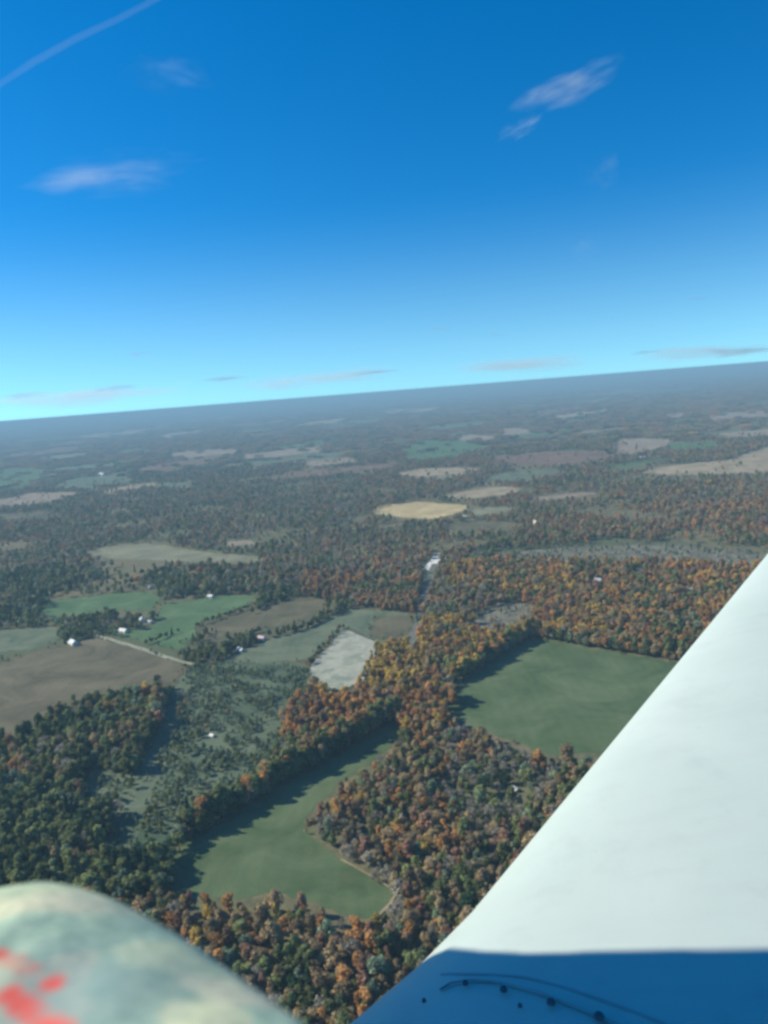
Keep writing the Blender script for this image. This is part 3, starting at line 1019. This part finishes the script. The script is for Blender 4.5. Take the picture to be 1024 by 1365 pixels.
def box_bm(bm, x0, x1, y0, y1, z0, z1):
    v = [bm.verts.new(p) for p in ((x0, y0, z0), (x1, y0, z0), (x1, y1, z0), (x0, y1, z0), (x0, y0, z1), (x1, y0, z1), (x1, y1, z1), (x0, y1, z1))]
    for f in ((3, 2, 1, 0), (4, 5, 6, 7), (0, 1, 5, 4), (1, 2, 6, 5), (2, 3, 7, 6), (3, 0, 4, 7)):
        bm.faces.new([v[i] for i in f])


def building(loc, dims, turn, roof, wall, cat, label):
    L, W, h = [q * 0.76 for q in dims]
    root = empty({'house': 'house', 'barn': 'barn', 'shed': 'shed'}[cat], (loc[0], loc[1], 0.0), -(turn + 0.35))
    tag(root, label, cat, 'buildings scattered over the plain')
    bm = bmesh.new()
    pk = h + W * 0.36
    a = [bm.verts.new(p) for p in ((-L / 2, -W / 2, 0), (-L / 2, W / 2, 0), (-L / 2, W / 2, h), (-L / 2, 0, pk), (-L / 2, -W / 2, h))]
    b = [bm.verts.new((L / 2, v.co.y, v.co.z)) for v in a]
    bm.faces.new(a); bm.faces.new(b[::-1])
    for i in range(5):
        bm.faces.new((a[i], b[i], b[(i + 1) % 5], a[(i + 1) % 5]))
    bmesh.ops.recalc_face_normals(bm, faces=bm.faces[:])
    bm_obj('wall', bm, WM[wall], root)
    bm = bmesh.new()
    e, th = 0.6, 0.25
    for s in (-1, 1):
        y1, z1 = s * (W / 2 + e), h - e * 0.72
        q = [(-L / 2 - e, 0, pk + 0.06), (L / 2 + e, 0, pk + 0.06), (L / 2 + e, y1, z1 + 0.06), (-L / 2 - e, y1, z1 + 0.06)]
        lo = [bm.verts.new(p) for p in q]
        hi = [bm.verts.new((p[0], p[1], p[2] + th)) for p in q]
        bm.faces.new(lo); bm.faces.new(hi)
        for i in range(4):
            bm.faces.new((lo[i], lo[(i + 1) % 4], hi[(i + 1) % 4], hi[i]))
    bmesh.ops.recalc_face_normals(bm, faces=bm.faces[:])
    rf = bm_obj('roof', bm, RM[roof], root)
    if cat == 'house':
        bm = bmesh.new(); box_bm(bm, L * 0.2, L * 0.2 + 0.9, -0.45, 0.45, pk - 0.6, pk + 1.2)
        bm_obj('chimney', bm, m_door, rf)
    dw, dh = (1.1, 2.1) if cat == 'house' else (3.2, min(h - 0.6, 3.4))
    bm = bmesh.new(); box_bm(bm, -dw / 2, dw / 2, -W / 2 - 0.12, -W / 2 - 0.003, 0.05, dh)
    bm_obj('door', bm, m_door, root)
    if cat != 'barn':
        for x in ((-0.33, 0.33) if L < 12 else (-0.38, -0.2, 0.2, 0.38)):
            bm = bmesh.new(); box_bm(bm, x * L - 0.55, x * L + 0.55, -W / 2 - 0.09, -W / 2 - 0.004, 1.0, 2.3)
            bm_obj('window', bm, m_glass, root)
    return root


for b, xy in zip(BUILD, BXY):
    building(xy, *b[1:])


# ------------------------------------------------------------------ the aircraft the view is taken from
def unit(v):
    v = np.asarray(v, float)
    return v / np.linalg.norm(v)


span = unit(ray(1330, 367))                       # along the wing, out to the tip
aft = unit(np.cross(span, (0, 0, 1)))             # along the chord, to the trailing edge
aft = unit(aft + np.array([0, 0, -0.02]))
nrm = unit(np.cross(aft, span)); nrm = nrm if nrm[2] > 0 else -nrm
LE0 = EYE + ray(600, 1262) * 1.30                 # leading edge where the shade ends
fore = unit(np.array([-aft[0], -aft[1], 0]))
late = unit(np.array([span[0], span[1], 0]))

plane = empty('light_aircraft', tuple(EYE + np.array([0, 0, -1.0])))
tag(plane, 'white low wing light aircraft with sunlit wing and shaded wing root', 'aircraft')
PM = Matrix.Translation(plane.location).inverted()


def part(name, verts, faces, mat, smooth=False, parent=None):
    o = mesh_obj(name, [PM @ Vector(v) for v in verts], faces, mat, parent or plane, smooth)
    bm = bmesh.new(); bm.from_mesh(o.data)
    bmesh.ops.recalc_face_normals(bm, faces=bm.faces[:])
    bm.to_mesh(o.data); bm.free()
    if smooth:
        o.data.polygons.foreach_set('use_smooth', [True] * len(o.data.polygons))
    return o


def wing_paint():
    m, t, out = new_mat('white_wing_paint')
    b = bsdf(t, out, 0.5, 0.35)
    tc = t.nodes.new('ShaderNodeTexCoord').outputs['Object']
    c = ramp(t, [(0.35, (0.43, 0.515, 0.475)), (0.65, (0.47, 0.55, 0.51))], noise_tex(t, 2.2, 5, 0.6, tc, 0.4))
    n2 = noise_tex(t, 9.0, 6, 0.72, scaled(t, tc, (1, 1, 1)))
    c = mixc(t, ramp(t, [(0.55, (0, 0, 0)), (0.75, (0.5, 0.5, 0.5))], n2), c, (0.37, 0.43, 0.41))
    n4 = noise_tex(t, 14.0, 5, 0.7, scaled(t, tc, (0.35, 1.6, 1)))
    c = mixc(t, ramp(t, [(0.5, (0, 0, 0)), (0.8, (0.4, 0.4, 0.4))], n4), c, (0.40, 0.45, 0.43))
    n3 = noise_tex(t, 60.0, 3, 0.6, tc)
    c = mixc(t, ramp(t, [(0.70, (0, 0, 0)), (0.76, (0.5, 0.5, 0.5))], n3), c, (0.35, 0.40, 0.42))
    t.links.new(c, b.inputs['Base Color'])
    bp = t.nodes.new('ShaderNodeBump')
    bp.inputs['Strength'].default_value = 0.12
    bp.inputs['Distance'].default_value = 0.01
    t.links.new(noise_tex(t, 3.5, 3, 0.5, tc), bp.inputs['Height'])
    t.links.new(bp.outputs[0], b.inputs['Normal'])
    return m


m_wing = wing_paint()


def airfoil(u):
    """half thickness over chord, u from 0 to 1"""
    return 5 * 0.15 * (0.2969 * math.sqrt(u) - 0.126 * u - 0.3516 * u * u + 0.2843 * u ** 3 - 0.1036 * u ** 4)


CH = 1.6


def root_flare(s):
    """the leading edge sweeps forward at the root"""
    return 0.12 * (max(0.0, 0.02 - s) / 0.57) ** 1.35


us = [0, .002, .006, .014, .03, .055, .09, .14, .2, .28, .38, .5, .62, .75, .88, 1.0]
prof = [(u, airfoil(u)) for u in us] + [(u, -0.72 * airfoil(u)) for u in us[-2:0:-1]]
stations = [-0.55 + 0.12 * i for i in range(20)] + [2.2, 2.8, 3.6, 4.4, 4.6, 4.68]
vs, fs = [], []
for si, s in enumerate(stations):
    k = 1.0 if s < 4.5 else (0.9 if s < 4.65 else 0.55)
    flare = root_flare(s)
    for (u, h_) in prof:
        chord = CH * k + flare
        P = LE0 + span * s + aft * (u * chord - flare + (1 - k) * 0.4) + nrm * (h_ * CH * k * (1 if s < 4.6 else 0.5))
        vs.append(P)
npf = len(prof)
for si in range(len(stations) - 1):
    for j in range(npf):
        a = si * npf + j; b = si * npf + (j + 1) % npf
        fs.append((a, b, b + npf, a + npf))
fs.append(tuple(range(npf - 1, -1, -1)))
fs.append(tuple(range((len(stations) - 1) * npf, len(stations) * npf)))
wing = part('wing', vs, fs, m_wing, True)


def wing_top(s, x):
    """point on the upper skin, x metres aft of the leading edge"""
    fl = root_flare(s)
    u = max(0.0, min(1.0, (x + fl) / (CH + fl)))
    return LE0 + span * s + aft * x + nrm * (airfoil(u) * CH)


def wing_hit(px, py):
    """where the line of sight through a pixel meets the upper skin: (span, chord) and the point"""
    d = ray(px, py)
    for t_ in np.linspace(0.7, 2.6, 1901):
        P = EYE + d * t_ - LE0
        x = P @ aft
        fl = root_flare(P @ span)
        if -fl <= x <= CH and P @ nrm - airfoil((x + fl) / (CH + fl)) * CH <= 0:
            return P @ span, x, EYE + d * t_
    return None


# root fairing: a thin formed panel with a curved outer edge lying on the wing, and its screws
EDGE_PX = [(585, 1324), (600, 1314), (630, 1310), (665, 1313), (720, 1328), (800, 1360), (860, 1388), (930, 1424)]
E = sorted([(h[1], h[0]) for h in (wing_hit(*p) for p in EDGE_PX) if h])
ex, es = np.array([e[0] for e in E]), np.array([e[1] for e in E])
print('fairing edge', np.round(ex, 3), np.round(es, 3))
vs, fs = [], []
NXF, NSF = 40, 7
for i in range(NXF):
    x = ex[0] + (ex[-1] - ex[0]) * i / (NXF - 1)
    se = np.interp(x, ex, es)
    for j in range(NSF):
        f = j / (NSF - 1)
        s = se * (1 - f) + (se - 0.38) * f
        lift = 0.004
        vs.append(wing_top(s, x) + nrm * (lift if j else 0.0006))
for i in range(NXF - 1):
    for j in range(NSF - 1):
        a = i * NSF + j
        fs.append((a, a + 1, a + NSF + 1, a + NSF))
fair = part('root_fairing', vs, fs, m_wing, True)
m_screw = paint('dark_screw', (0.10, 0.115, 0.135), 0.6)


def disc(P, r, hgt, n=12):
    v = [P + (aft * math.cos(6.283 * i / n) + span * math.sin(6.283 * i / n)) * r + nrm * 0.001 for i in range(n)]
    v += [P + (aft * math.cos(6.283 * i / n) + span * math.sin(6.283 * i / n)) * r * 0.75 + nrm * hgt for i in range(n)]
    f = [(i, (i + 1) % n, n + (i + 1) % n, n + i) for i in range(n)] + [tuple(range(n, 2 * n))]
    return v, f


for (px, py), r_ in (((566, 1341), .004), ((621, 1317), .0055), ((672, 1326), .0065), ((735, 1343), .0075), ((799, 1362), .0085), ((694, 1348), .004), ((870, 1392), .0085)):
    h = wing_hit(px, py)
    if h:
        part('screw', *disc(h[2] + nrm * 0.006, r_ * 0.72, 0.004), m_screw, False, fair)

# raised seam of sealant on the skin outside the fairing
SEAM_PX = [(588, 1299), (620, 1298), (700, 1302), (760, 1318), (850, 1350), (900, 1371), (960, 1400)]
Sm = sorted([(h[1], h[0]) for h in (wing_hit(*p) for p in SEAM_PX) if h])
sx_, ss_ = np.array([e[0] for e in Sm]), np.array([e[1] for e in Sm])
vs, fs = [], []
for i in range(40):
    x = sx_[0] + (sx_[-1] - sx_[0]) * i / 39
    s0 = np.interp(x, sx_, ss_)
    for d_, l_ in ((-.002, .0004), (0.0, 0.0014), (0.002, .0004)):
        vs.append(wing_top(s0 + d_, x) + nrm * l_)
    if i:
        a = 3 * i - 3
        fs += [(a, a + 1, a + 4, a + 3), (a + 1, a + 2, a + 5, a + 4)]
m_seal = paint('seam_sealant', (0.36, 0.42, 0.43), 0.6)
part('seam', vs, fs, m_seal, True)
vs, fs = [], []
for i in range(50):
    x = max(0.003, ex[0]) + (ex[-1] - max(0.003, ex[0])) * i / 49
    s0 = np.interp(x, ex, es) + 0.002
    for d_, l_ in ((-.0015, .0042), (0.0, 0.005), (0.0018, .0004)):
        vs.append(wing_top(s0 + d_, x) + nrm * l_)
    if i:
        a = 3 * i - 3
        fs += [(a, a + 1, a + 4, a + 3), (a + 1, a + 2, a + 5, a + 4)]
part('edge_sealant', vs, fs, m_seal, True, fair)

# unseen panel added beside the nose, outline fitted to shade the wing root
m_body = paint('white_fuselage_paint', (0.72, 0.76, 0.75), 0.4)


def body(f_, l_, z_):
    return EYE + fore * f_ + late * l_ + np.array([0, 0, z_])


SHADE = [(600, 1264), (640, 1268), (700, 1271), (760, 1270), (850, 1267), (940, 1266), (1024, 1264)]
LAT = 0.15
ts = np.array(to_sun)


def sunward(P):
    rel = P - EYE
    k = (LAT - rel @ late) / (ts @ late)
    Q = rel + ts * k
    return Q @ fore, Q[2]


edge = [sunward(h[2]) for h in (wing_hit(*p) for p in SHADE) if h]
for px in (560, 640, 800, 920, 1024):
    for py in (1290, 1365):
        h = wing_hit(px, py)
        if h: print('shade', px, py, np.round(sunward(h[2]), 3))
print('edge', np.round(edge, 3))
e0, e1 = np.array(edge[0]), np.array(edge[-1])
outline = [(1.14, -0.95), (e0[0] + 0.1, -0.95), (e0[0] + 0.12, -0.45)] + [tuple(q) for q in edge] + [(e1[0] - 0.02, e1[1] + 0.25), (1.2, e1[1] + 0.27), (1.14, e1[1] + 0.1)]
nn = len(outline)
vs = [body(f_, LAT, z_) for f_, z_ in outline] + [body(f_, LAT - 0.05, z_) for f_, z_ in outline]
fs = [tuple(range(nn)), tuple(range(2 * nn - 1, nn - 1, -1))] + [(i, (i + 1) % nn, nn + (i + 1) % nn, nn + i) for i in range(nn)]
part('shade_panel', vs, fs, m_body)
# engine cowling ahead of it
vs, fs = [], []
NC = 20
for k, (f_, w_, top, bot) in enumerate(((1.30, 0.54, -0.27, -0.95), (1.7, 0.52, -0.29, -0.95), (2.2, 0.46, -0.34, -0.90), (2.5, 0.36, -0.42, -0.82), (2.6, 0.2, -0.5, -0.72))):
    for i in range(NC):
        a = 6.283 * i / NC
        c_, s_ = math.cos(a), math.sin(a)
        ex_ = lambda q: math.copysign(abs(q) ** 0.55, q)
        vs.append(body(f_, LAT - 0.56 + w_ * ex_(c_), (top + bot) / 2 + (top - bot) / 2 * ex_(s_)))
    if k:
        for i in range(NC):
            a = (k - 1) * NC + i; b = (k - 1) * NC + (i + 1) % NC
            fs.append((a, b, b + NC, a + NC))
fs += [tuple(range(NC)), tuple(range(5 * NC - 1, 4 * NC - 1, -1))]
part('cowling', vs, fs, m_body, True)

# ------------------------------------------------------------------ window reflection built as an opaque patterned sheet close to the lens
RIDGE = [(-210, 1300), (-120, 1234), (-50, 1200), (0, 1185), (60, 1174), (110, 1182), (160, 1200), (250, 1252), (330, 1308), (410, 1366), (480, 1424), (560, 1500)]
CD = 0.40
rp = np.array(RIDGE, float)
vs, fs = [], []
NU, NV = 90, 40
uu = np.linspace(0, len(rp) - 1, NU)
rx = np.interp(uu, range(len(rp)), rp[:, 0]); ry = np.interp(uu, range(len(rp)), rp[:, 1])
for _ in range(3):
    rx[1:-1] = (rx[:-2] + 2 * rx[1:-1] + rx[2:]) / 4; ry[1:-1] = (ry[:-2] + 2 * ry[1:-1] + ry[2:]) / 4
flat = unit(np.array([fwd[0], fwd[1], 0]))
for i in range(NU):
    cd = float(np.interp(rx[i], [-210, 60, 250, 410, 560], [0.50, 0.44, 0.345, 0.265, 0.215]))
    ck = cd / 0.40
    base = EYE + ray(rx[i], ry[i]) * cd
    for j in range(NV):
        v = j / (NV - 1)
        if v < 0.35:                 # far side, dropping away out of sight
            q = (0.35 - v) / 0.35
            off = ray(rx[i], ry[i]) * 0.10 * q + np.array([0, 0, -0.32 * q ** 1.9])
        else:                        # near side, coming down toward the camera
            q = (v - 0.35) / 0.65
            off = -flat * 0.30 * q + np.array([0, 0, 0.30 * 0.72 * q * (1 - 1.45 * q)])
        P = base + off * ck
        w = (mnoise.noise((i * 0.075, j * 0.05, 1.3)) * 0.010 + mnoise.noise((i * 0.21 + j * 0.12, j * 0.10, 5.3)) * 0.004) * min(1, abs(v - 0.35) * 6)
        vs.append(P + np.array([0, -0.4, 0.9]) * w)
for i in range(NU - 1):
    for j in range(NV - 1):
        a = i * NV + j
        fs.append((a, a + 1, a + NV + 1, a + NV))
m, t, out = new_mat('painted_reflection')
b = bsdf(t, out, 0.9, 0.15)
tc = geo_pos(t)
sub = t.nodes.new('ShaderNodeVectorMath'); sub.operation = 'SUBTRACT'
t.links.new(tc, sub.inputs[0]); sub.inputs[1].default_value = (0, 0, H)
cp = sub.outputs[0]
v1 = t.nodes.new('ShaderNodeTexVoronoi'); v1.inputs['Scale'].default_value = 34.0; v1.feature = 'SMOOTH_F1'
v1.inputs['Smoothness'].default_value = 0.06
wv = t.nodes.new('ShaderNodeVectorMath'); wv.operation = 'ADD'
nz = t.nodes.new('ShaderNodeTexNoise'); nz.inputs['Scale'].default_value = 30; t.links.new(cp, nz.inputs['Vector'])
t.links.new(cp, wv.inputs[0]); t.links.new(scaled(t, nz.outputs['Color'], (.03, .03, .03)), wv.inputs[1])
t.links.new(wv.outputs[0], v1.inputs['Vector'])
sp = t.nodes.new('ShaderNodeSeparateColor'); t.links.new(v1.outputs['Color'], sp.inputs[0])
c = ramp(t, [(0.15, (0.35, 0.47, 0.37)), (0.4, (0.42, 0.52, 0.38)), (0.65, (0.53, 0.57, 0.39)), (0.85, (0.56, 0.55, 0.41))], sp.outputs[0])
c = mixc(t, 0.8, c, ramp(t, [(0.38, (0.55, 0.66, 0.66)), (0.62, (1.35, 1.3, 1.2))], noise_tex(t, 150, 6, 0.8, cp)), 'MULTIPLY')
# dull grey green band and red streaks of the reflection, toward the left lower corner
_v = np.array(vs)
_px, _py, _ = project(_v)
_near = np.tile(np.arange(NV), NU) >= int(0.35 * NV)


def on_reflection(px, py):
    q = np.where(_near, (_px - px) ** 2 + (_py - py) ** 2, 1e12)
    return _v[np.argmin(q)]


STREAK = [on_reflection(*p) for p in ((-12, 1284), (8, 1290), (28, 1302), (45, 1322), (58, 1338), (76, 1350), (95, 1366), (112, 1380))]
STREAK2 = [on_reflection(*p) for p in ((2, 1336), (18, 1348), (32, 1362), (45, 1376))]
GREYP = on_reflection(95, 1318)


def blob(center, r0, r1, amp):
    d = t.nodes.new('ShaderNodeVectorMath'); d.operation = 'DISTANCE'
    t.links.new(wv2.outputs[0], d.inputs[0]); d.inputs[1].default_value = tuple(center - EYE)
    mr = t.nodes.new('ShaderNodeMapRange')
    mr.inputs[1].default_value = r0; mr.inputs[2].default_value = r1; mr.inputs[3].default_value = amp; mr.inputs[4].default_value = 0
    t.links.new(d.outputs['Value'], mr.inputs[0])
    return mr.outputs[0]


wv2 = t.nodes.new('ShaderNodeVectorMath'); wv2.operation = 'ADD'
cen = t.nodes.new('ShaderNodeVectorMath'); cen.operation = 'SUBTRACT'
t.links.new(nz.outputs['Color'], cen.inputs[0]); cen.inputs[1].default_value = (.5, .5, .5)
t.links.new(cp, wv2.inputs[0]); t.links.new(scaled(t, cen.outputs[0], (.012, .012, .012)), wv2.inputs[1])
c = mixc(t, blob(GREYP, 0.012, 0.045, 0.75), c, (0.17, 0.27, 0.28))
acc = None
for q in STREAK + STREAK2:
    f_ = blob(q, 0.002, 0.0052, 1.0)
    if acc is None:
        acc = f_
    else:
        mxn = t.nodes.new('ShaderNodeMath'); mxn.operation = 'MAXIMUM'
        t.links.new(acc, mxn.inputs[0]); t.links.new(f_, mxn.inputs[1]); acc = mxn.outputs[0]
rm = t.nodes.new('ShaderNodeMath'); rm.operation = 'MULTIPLY'
t.links.new(acc, rm.inputs[0])
t.links.new(ramp(t, [(0.38, (0.35, 0.35, 0.35)), (0.52, (1, 1, 1))], noise_tex(t, 90, 3, 0.6, cp)), rm.inputs[1])
c = mixc(t, rm.outputs[0], c, (0.66, 0.12, 0.10))
t.links.new(c, b.inputs['Base Color'])
reflection = mesh_obj('reflection', vs, fs, m, None, True)
md = reflection.modifiers.new('thickness', 'SOLIDIFY'); md.thickness = 0.003
tag(reflection, 'out of focus pale green and cream window reflection built as a patterned sheet, red streaks in the corner', 'reflection')


# ------------------------------------------------------------------ clouds and the air
def cloud_mat(name, dens, nscale, lo, hi, col=(1, 1, 1)):
    m, t, out = new_mat(name)
    v = t.nodes.new('ShaderNodeVolumePrincipled')
    v.inputs['Color'].default_value = (*col, 1)
    v.inputs['Anisotropy'].default_value = 0.2
    tc = t.nodes.new('ShaderNodeTexCoord').outputs['Object']
    oi = t.nodes.new('ShaderNodeObjectInfo')
    rv = t.nodes.new('ShaderNodeMath'); rv.operation = 'MULTIPLY'; rv.inputs[1].default_value = 60
    t.links.new(oi.outputs['Random'], rv.inputs[0])
    wa = t.nodes.new('ShaderNodeVectorMath'); wa.operation = 'ADD'
    t.links.new(tc, wa.inputs[0]); t.links.new(rv.outputs[0], wa.inputs[1])
    wn = t.nodes.new('ShaderNodeTexNoise'); wn.inputs['Scale'].default_value = 1.5; wn.inputs['Detail'].default_value = 3
    t.links.new(wa.outputs[0], wn.inputs['Vector'])
    wm = t.nodes.new('ShaderNodeVectorMath'); wm.operation = 'MULTIPLY_ADD'
    t.links.new(wn.outputs['Color'], wm.inputs[0]); wm.inputs[1].default_value = (1.3, 1.7, 1.3); wm.inputs[2].default_value = (-.65, -.85, -.65)
    w2 = t.nodes.new('ShaderNodeVectorMath'); w2.operation = 'ADD'
    t.links.new(tc, w2.inputs[0]); t.links.new(wm.outputs[0], w2.inputs[1])
    ln = t.nodes.new('ShaderNodeVectorMath'); ln.operation = 'LENGTH'
    t.links.new(w2.outputs[0], ln.inputs[0])
    fall = ramp(t, [(0.0, (1, 1, 1)), (0.4, (0.5, 0.5, 0.5)), (0.72, (0, 0, 0))], ln.outputs['Value'])
    ad = t.nodes.new('ShaderNodeVectorMath'); ad.operation = 'MULTIPLY_ADD'
    t.links.new(tc, ad.inputs[0]); ad.inputs[1].default_value = nscale
    t.links.new(rv.outputs[0], ad.inputs[2])
    f = noise_tex(t, 1.0, 4, 0.6, ad.outputs[0], 0.6)
    f = ramp(t, [(lo, (0, 0, 0)), (hi, (1, 1, 1))], f)
    mu = t.nodes.new('ShaderNodeMath'); mu.operation = 'MULTIPLY'
    t.links.new(fall, mu.inputs[0]); t.links.new(f, mu.inputs[1])
    m2 = t.nodes.new('ShaderNodeMath'); m2.operation = 'MULTIPLY'; m2.inputs[1].default_value = dens
    t.links.new(mu.outputs[0], m2.inputs[0])
    t.links.new(m2.outputs[0], v.inputs['Density'])
    t.links.new(v.outputs[0], out.inputs['Volume'])
    return m


def cloud(px, py, lpx, tpx, ang, D, mat, label, group=None):
    d = ray(px, py)
    c = EYE + d * D
    a = math.radians(ang)
    ax = unit(rt * math.cos(a) + upv * math.sin(a)); ax = unit(ax - d * (ax @ d))
    ay = unit(np.cross(d, ax))
    L, T = lpx / FPX * D / 2, tpx / FPX * D / 2
    bm = bmesh.new()
    bmesh.ops.create_icosphere(bm, subdivisions=3, radius=1.0)
    o = bm_obj('cloud', bm, mat)
    o.matrix_world = Matrix(((ax[0] * L, ay[0] * T, d[0] * L * 0.6, c[0]), (ax[1] * L, ay[1] * T, d[1] * L * 0.6, c[1]), (ax[2] * L, ay[2] * T, d[2] * L * 0.6, c[2]), (0, 0, 0, 1)))
    tag(o, label, 'cloud', group)
    return o


cm_a = cloud_mat('bright_wisp', 0.0034, (2.2, 1.6, 1.6), 0.36, 0.72)
cm_d = cloud_mat('fainter_wisp', 0.0005, (2.4, 1.6, 1.6), 0.38, 0.7)
cm_b = cloud_mat('faint_wisp', 0.001, (2.4, 1.6, 1.6), 0.38, 0.7)
cloud(755, 117, 175, 44, 24, 7000, cm_a, 'largest white wispy cloud high on the right, slanting upward')
cloud(696, 170, 84, 24, 27, 7000, cm_a, 'small slanted white cloud just below the largest wisp')
cloud(134, 234, 290, 58, 5, 8000, cm_b, 'long pale lavender cloud streak on the left')
cloud(230, 101, 150, 56, -6, 8000, cm_d, 'faint hazy cloud right of the contrail')
cloud(784, 330, 60, 46, 20, 8000, cm_b, 'single faint puff low on the right')
cloud(806, 228, 78, 50, 35, 8000, cm_b, 'faint broken puffs below the largest wisp')

# contrail: a long thin tube of vapour
TR = [(-160, 206), (-60, 149), (0, 112), (46, 82), (100, 52), (160, 24), (215, -5), (330, -68)]
DT = 11000
vs, fs = [], []
for i, p in enumerate(TR):
    d = ray(*p); c = EYE + d * DT
    q0, q1 = TR[max(0, i - 1)], TR[min(len(TR) - 1, i + 1)]
    tn = unit(ray(*q1) - ray(*q0)); a_ = unit(np.cross(tn, d)); b_ = unit(np.cross(tn, a_))
    r_ = (3.4, 3.4, 3.4, 4.2, 4.0, 3.6, 3.4, 3.4)[i] / FPX * DT
    for k in range(12):
        vs.append(c + (a_ * math.cos(k * .5236) + b_ * math.sin(k * .5236)) * r_)
    if i:
        for k in range(12):
            a = 12 * i - 12 + k; b2 = 12 * i - 12 + (k + 1) % 12
            fs.append((a, b2, b2 + 12, a + 12))
fs += [tuple(range(11, -1, -1)), tuple(range(len(vs) - 12, len(vs)))]
m, t, out = new_mat('contrail_vapour')
v = t.nodes.new('ShaderNodeVolumePrincipled'); v.inputs['Density'].default_value = 0.0008
v.inputs['Color'].default_value = (1, 1, 1, 1)
t.links.new(v.outputs[0], out.inputs['Volume'])
ct = mesh_obj('contrail', vs, fs, m)
tag(ct, 'thin straight contrail crossing the upper left corner of the sky', 'contrail')

# thin grey cloud bars far off, low over the horizon
cm_c = cloud_mat('low_bar', 0.0013, (2.0, 1.4, 1.4), 0.36, 0.62, (0.55, 0.62, 0.68))
for (px, py, l, th, lab) in ((186, 471, 56, 9, 'small grey cloud bar low on the left, above the others'), (152, 517, 90, 11, 'long grey cloud bar just over the left horizon'),
                             (586, 438, 44, 9, 'small grey cloud bar low in the centre'), (663, 446, 40, 8, 'small grey cloud bar right of the centre one'),
                             (300, 505, 90, 9, 'thin grey cloud bar left of centre over the horizon'), (860, 470, 60, 7, 'tiny grey cloud bar on the right over the horizon'),
                             (985, 468, 120, 16, 'wide grey cloud bar at the right edge over the horizon'), (500, 496, 110, 10, 'faint grey cloud bar in the centre over the horizon'),
                             (30, 527, 90, 9, 'grey cloud bar at the left edge over the horizon'), (930, 398, 40, 6, 'highest tiny grey cloud bar near the right edge')):
    cloud(px, py, l, th, 4.4, 42000, cm_c, lab, 'low cloud bars over the horizon')
cm_e = cloud_mat('low_white_bank', 0.0005, (3.4, 1.5, 3.0), 0.34, 0.66, (0.95, 0.98, 1.0))
for (px, py, l, th, lab) in ((120, 528, 330, 34, 'long faint white cloud bank over the left horizon'), (420, 505, 330, 30, 'long faint white cloud bank over the horizon in the centre'),
                             (700, 486, 300, 26, 'long faint white cloud bank over the horizon right of centre'), (950, 470, 260, 28, 'long faint white cloud bank over the right horizon')):
    cloud(px, py, l, th, 4.4, 47000, cm_e, lab, 'white cloud banks over the horizon')

bm = bmesh.new()
box_bm(bm, -76000, 76000, -9500, 76000, -1.0, H + 1.6)
m, t, out = new_mat('pale_air')
v = t.nodes.new('ShaderNodeVolumePrincipled')
v.inputs['Color'].default_value = HAZE_COL
v.inputs['Density'].default_value = HAZE_D
v.inputs['Anisotropy'].default_value = 0.0
t.links.new(v.outputs[0], out.inputs['Volume'])
haze = bm_obj('haze', bm, m)
tag(haze, 'thin bluish haze over the whole plain', 'haze', None, 'stuff')
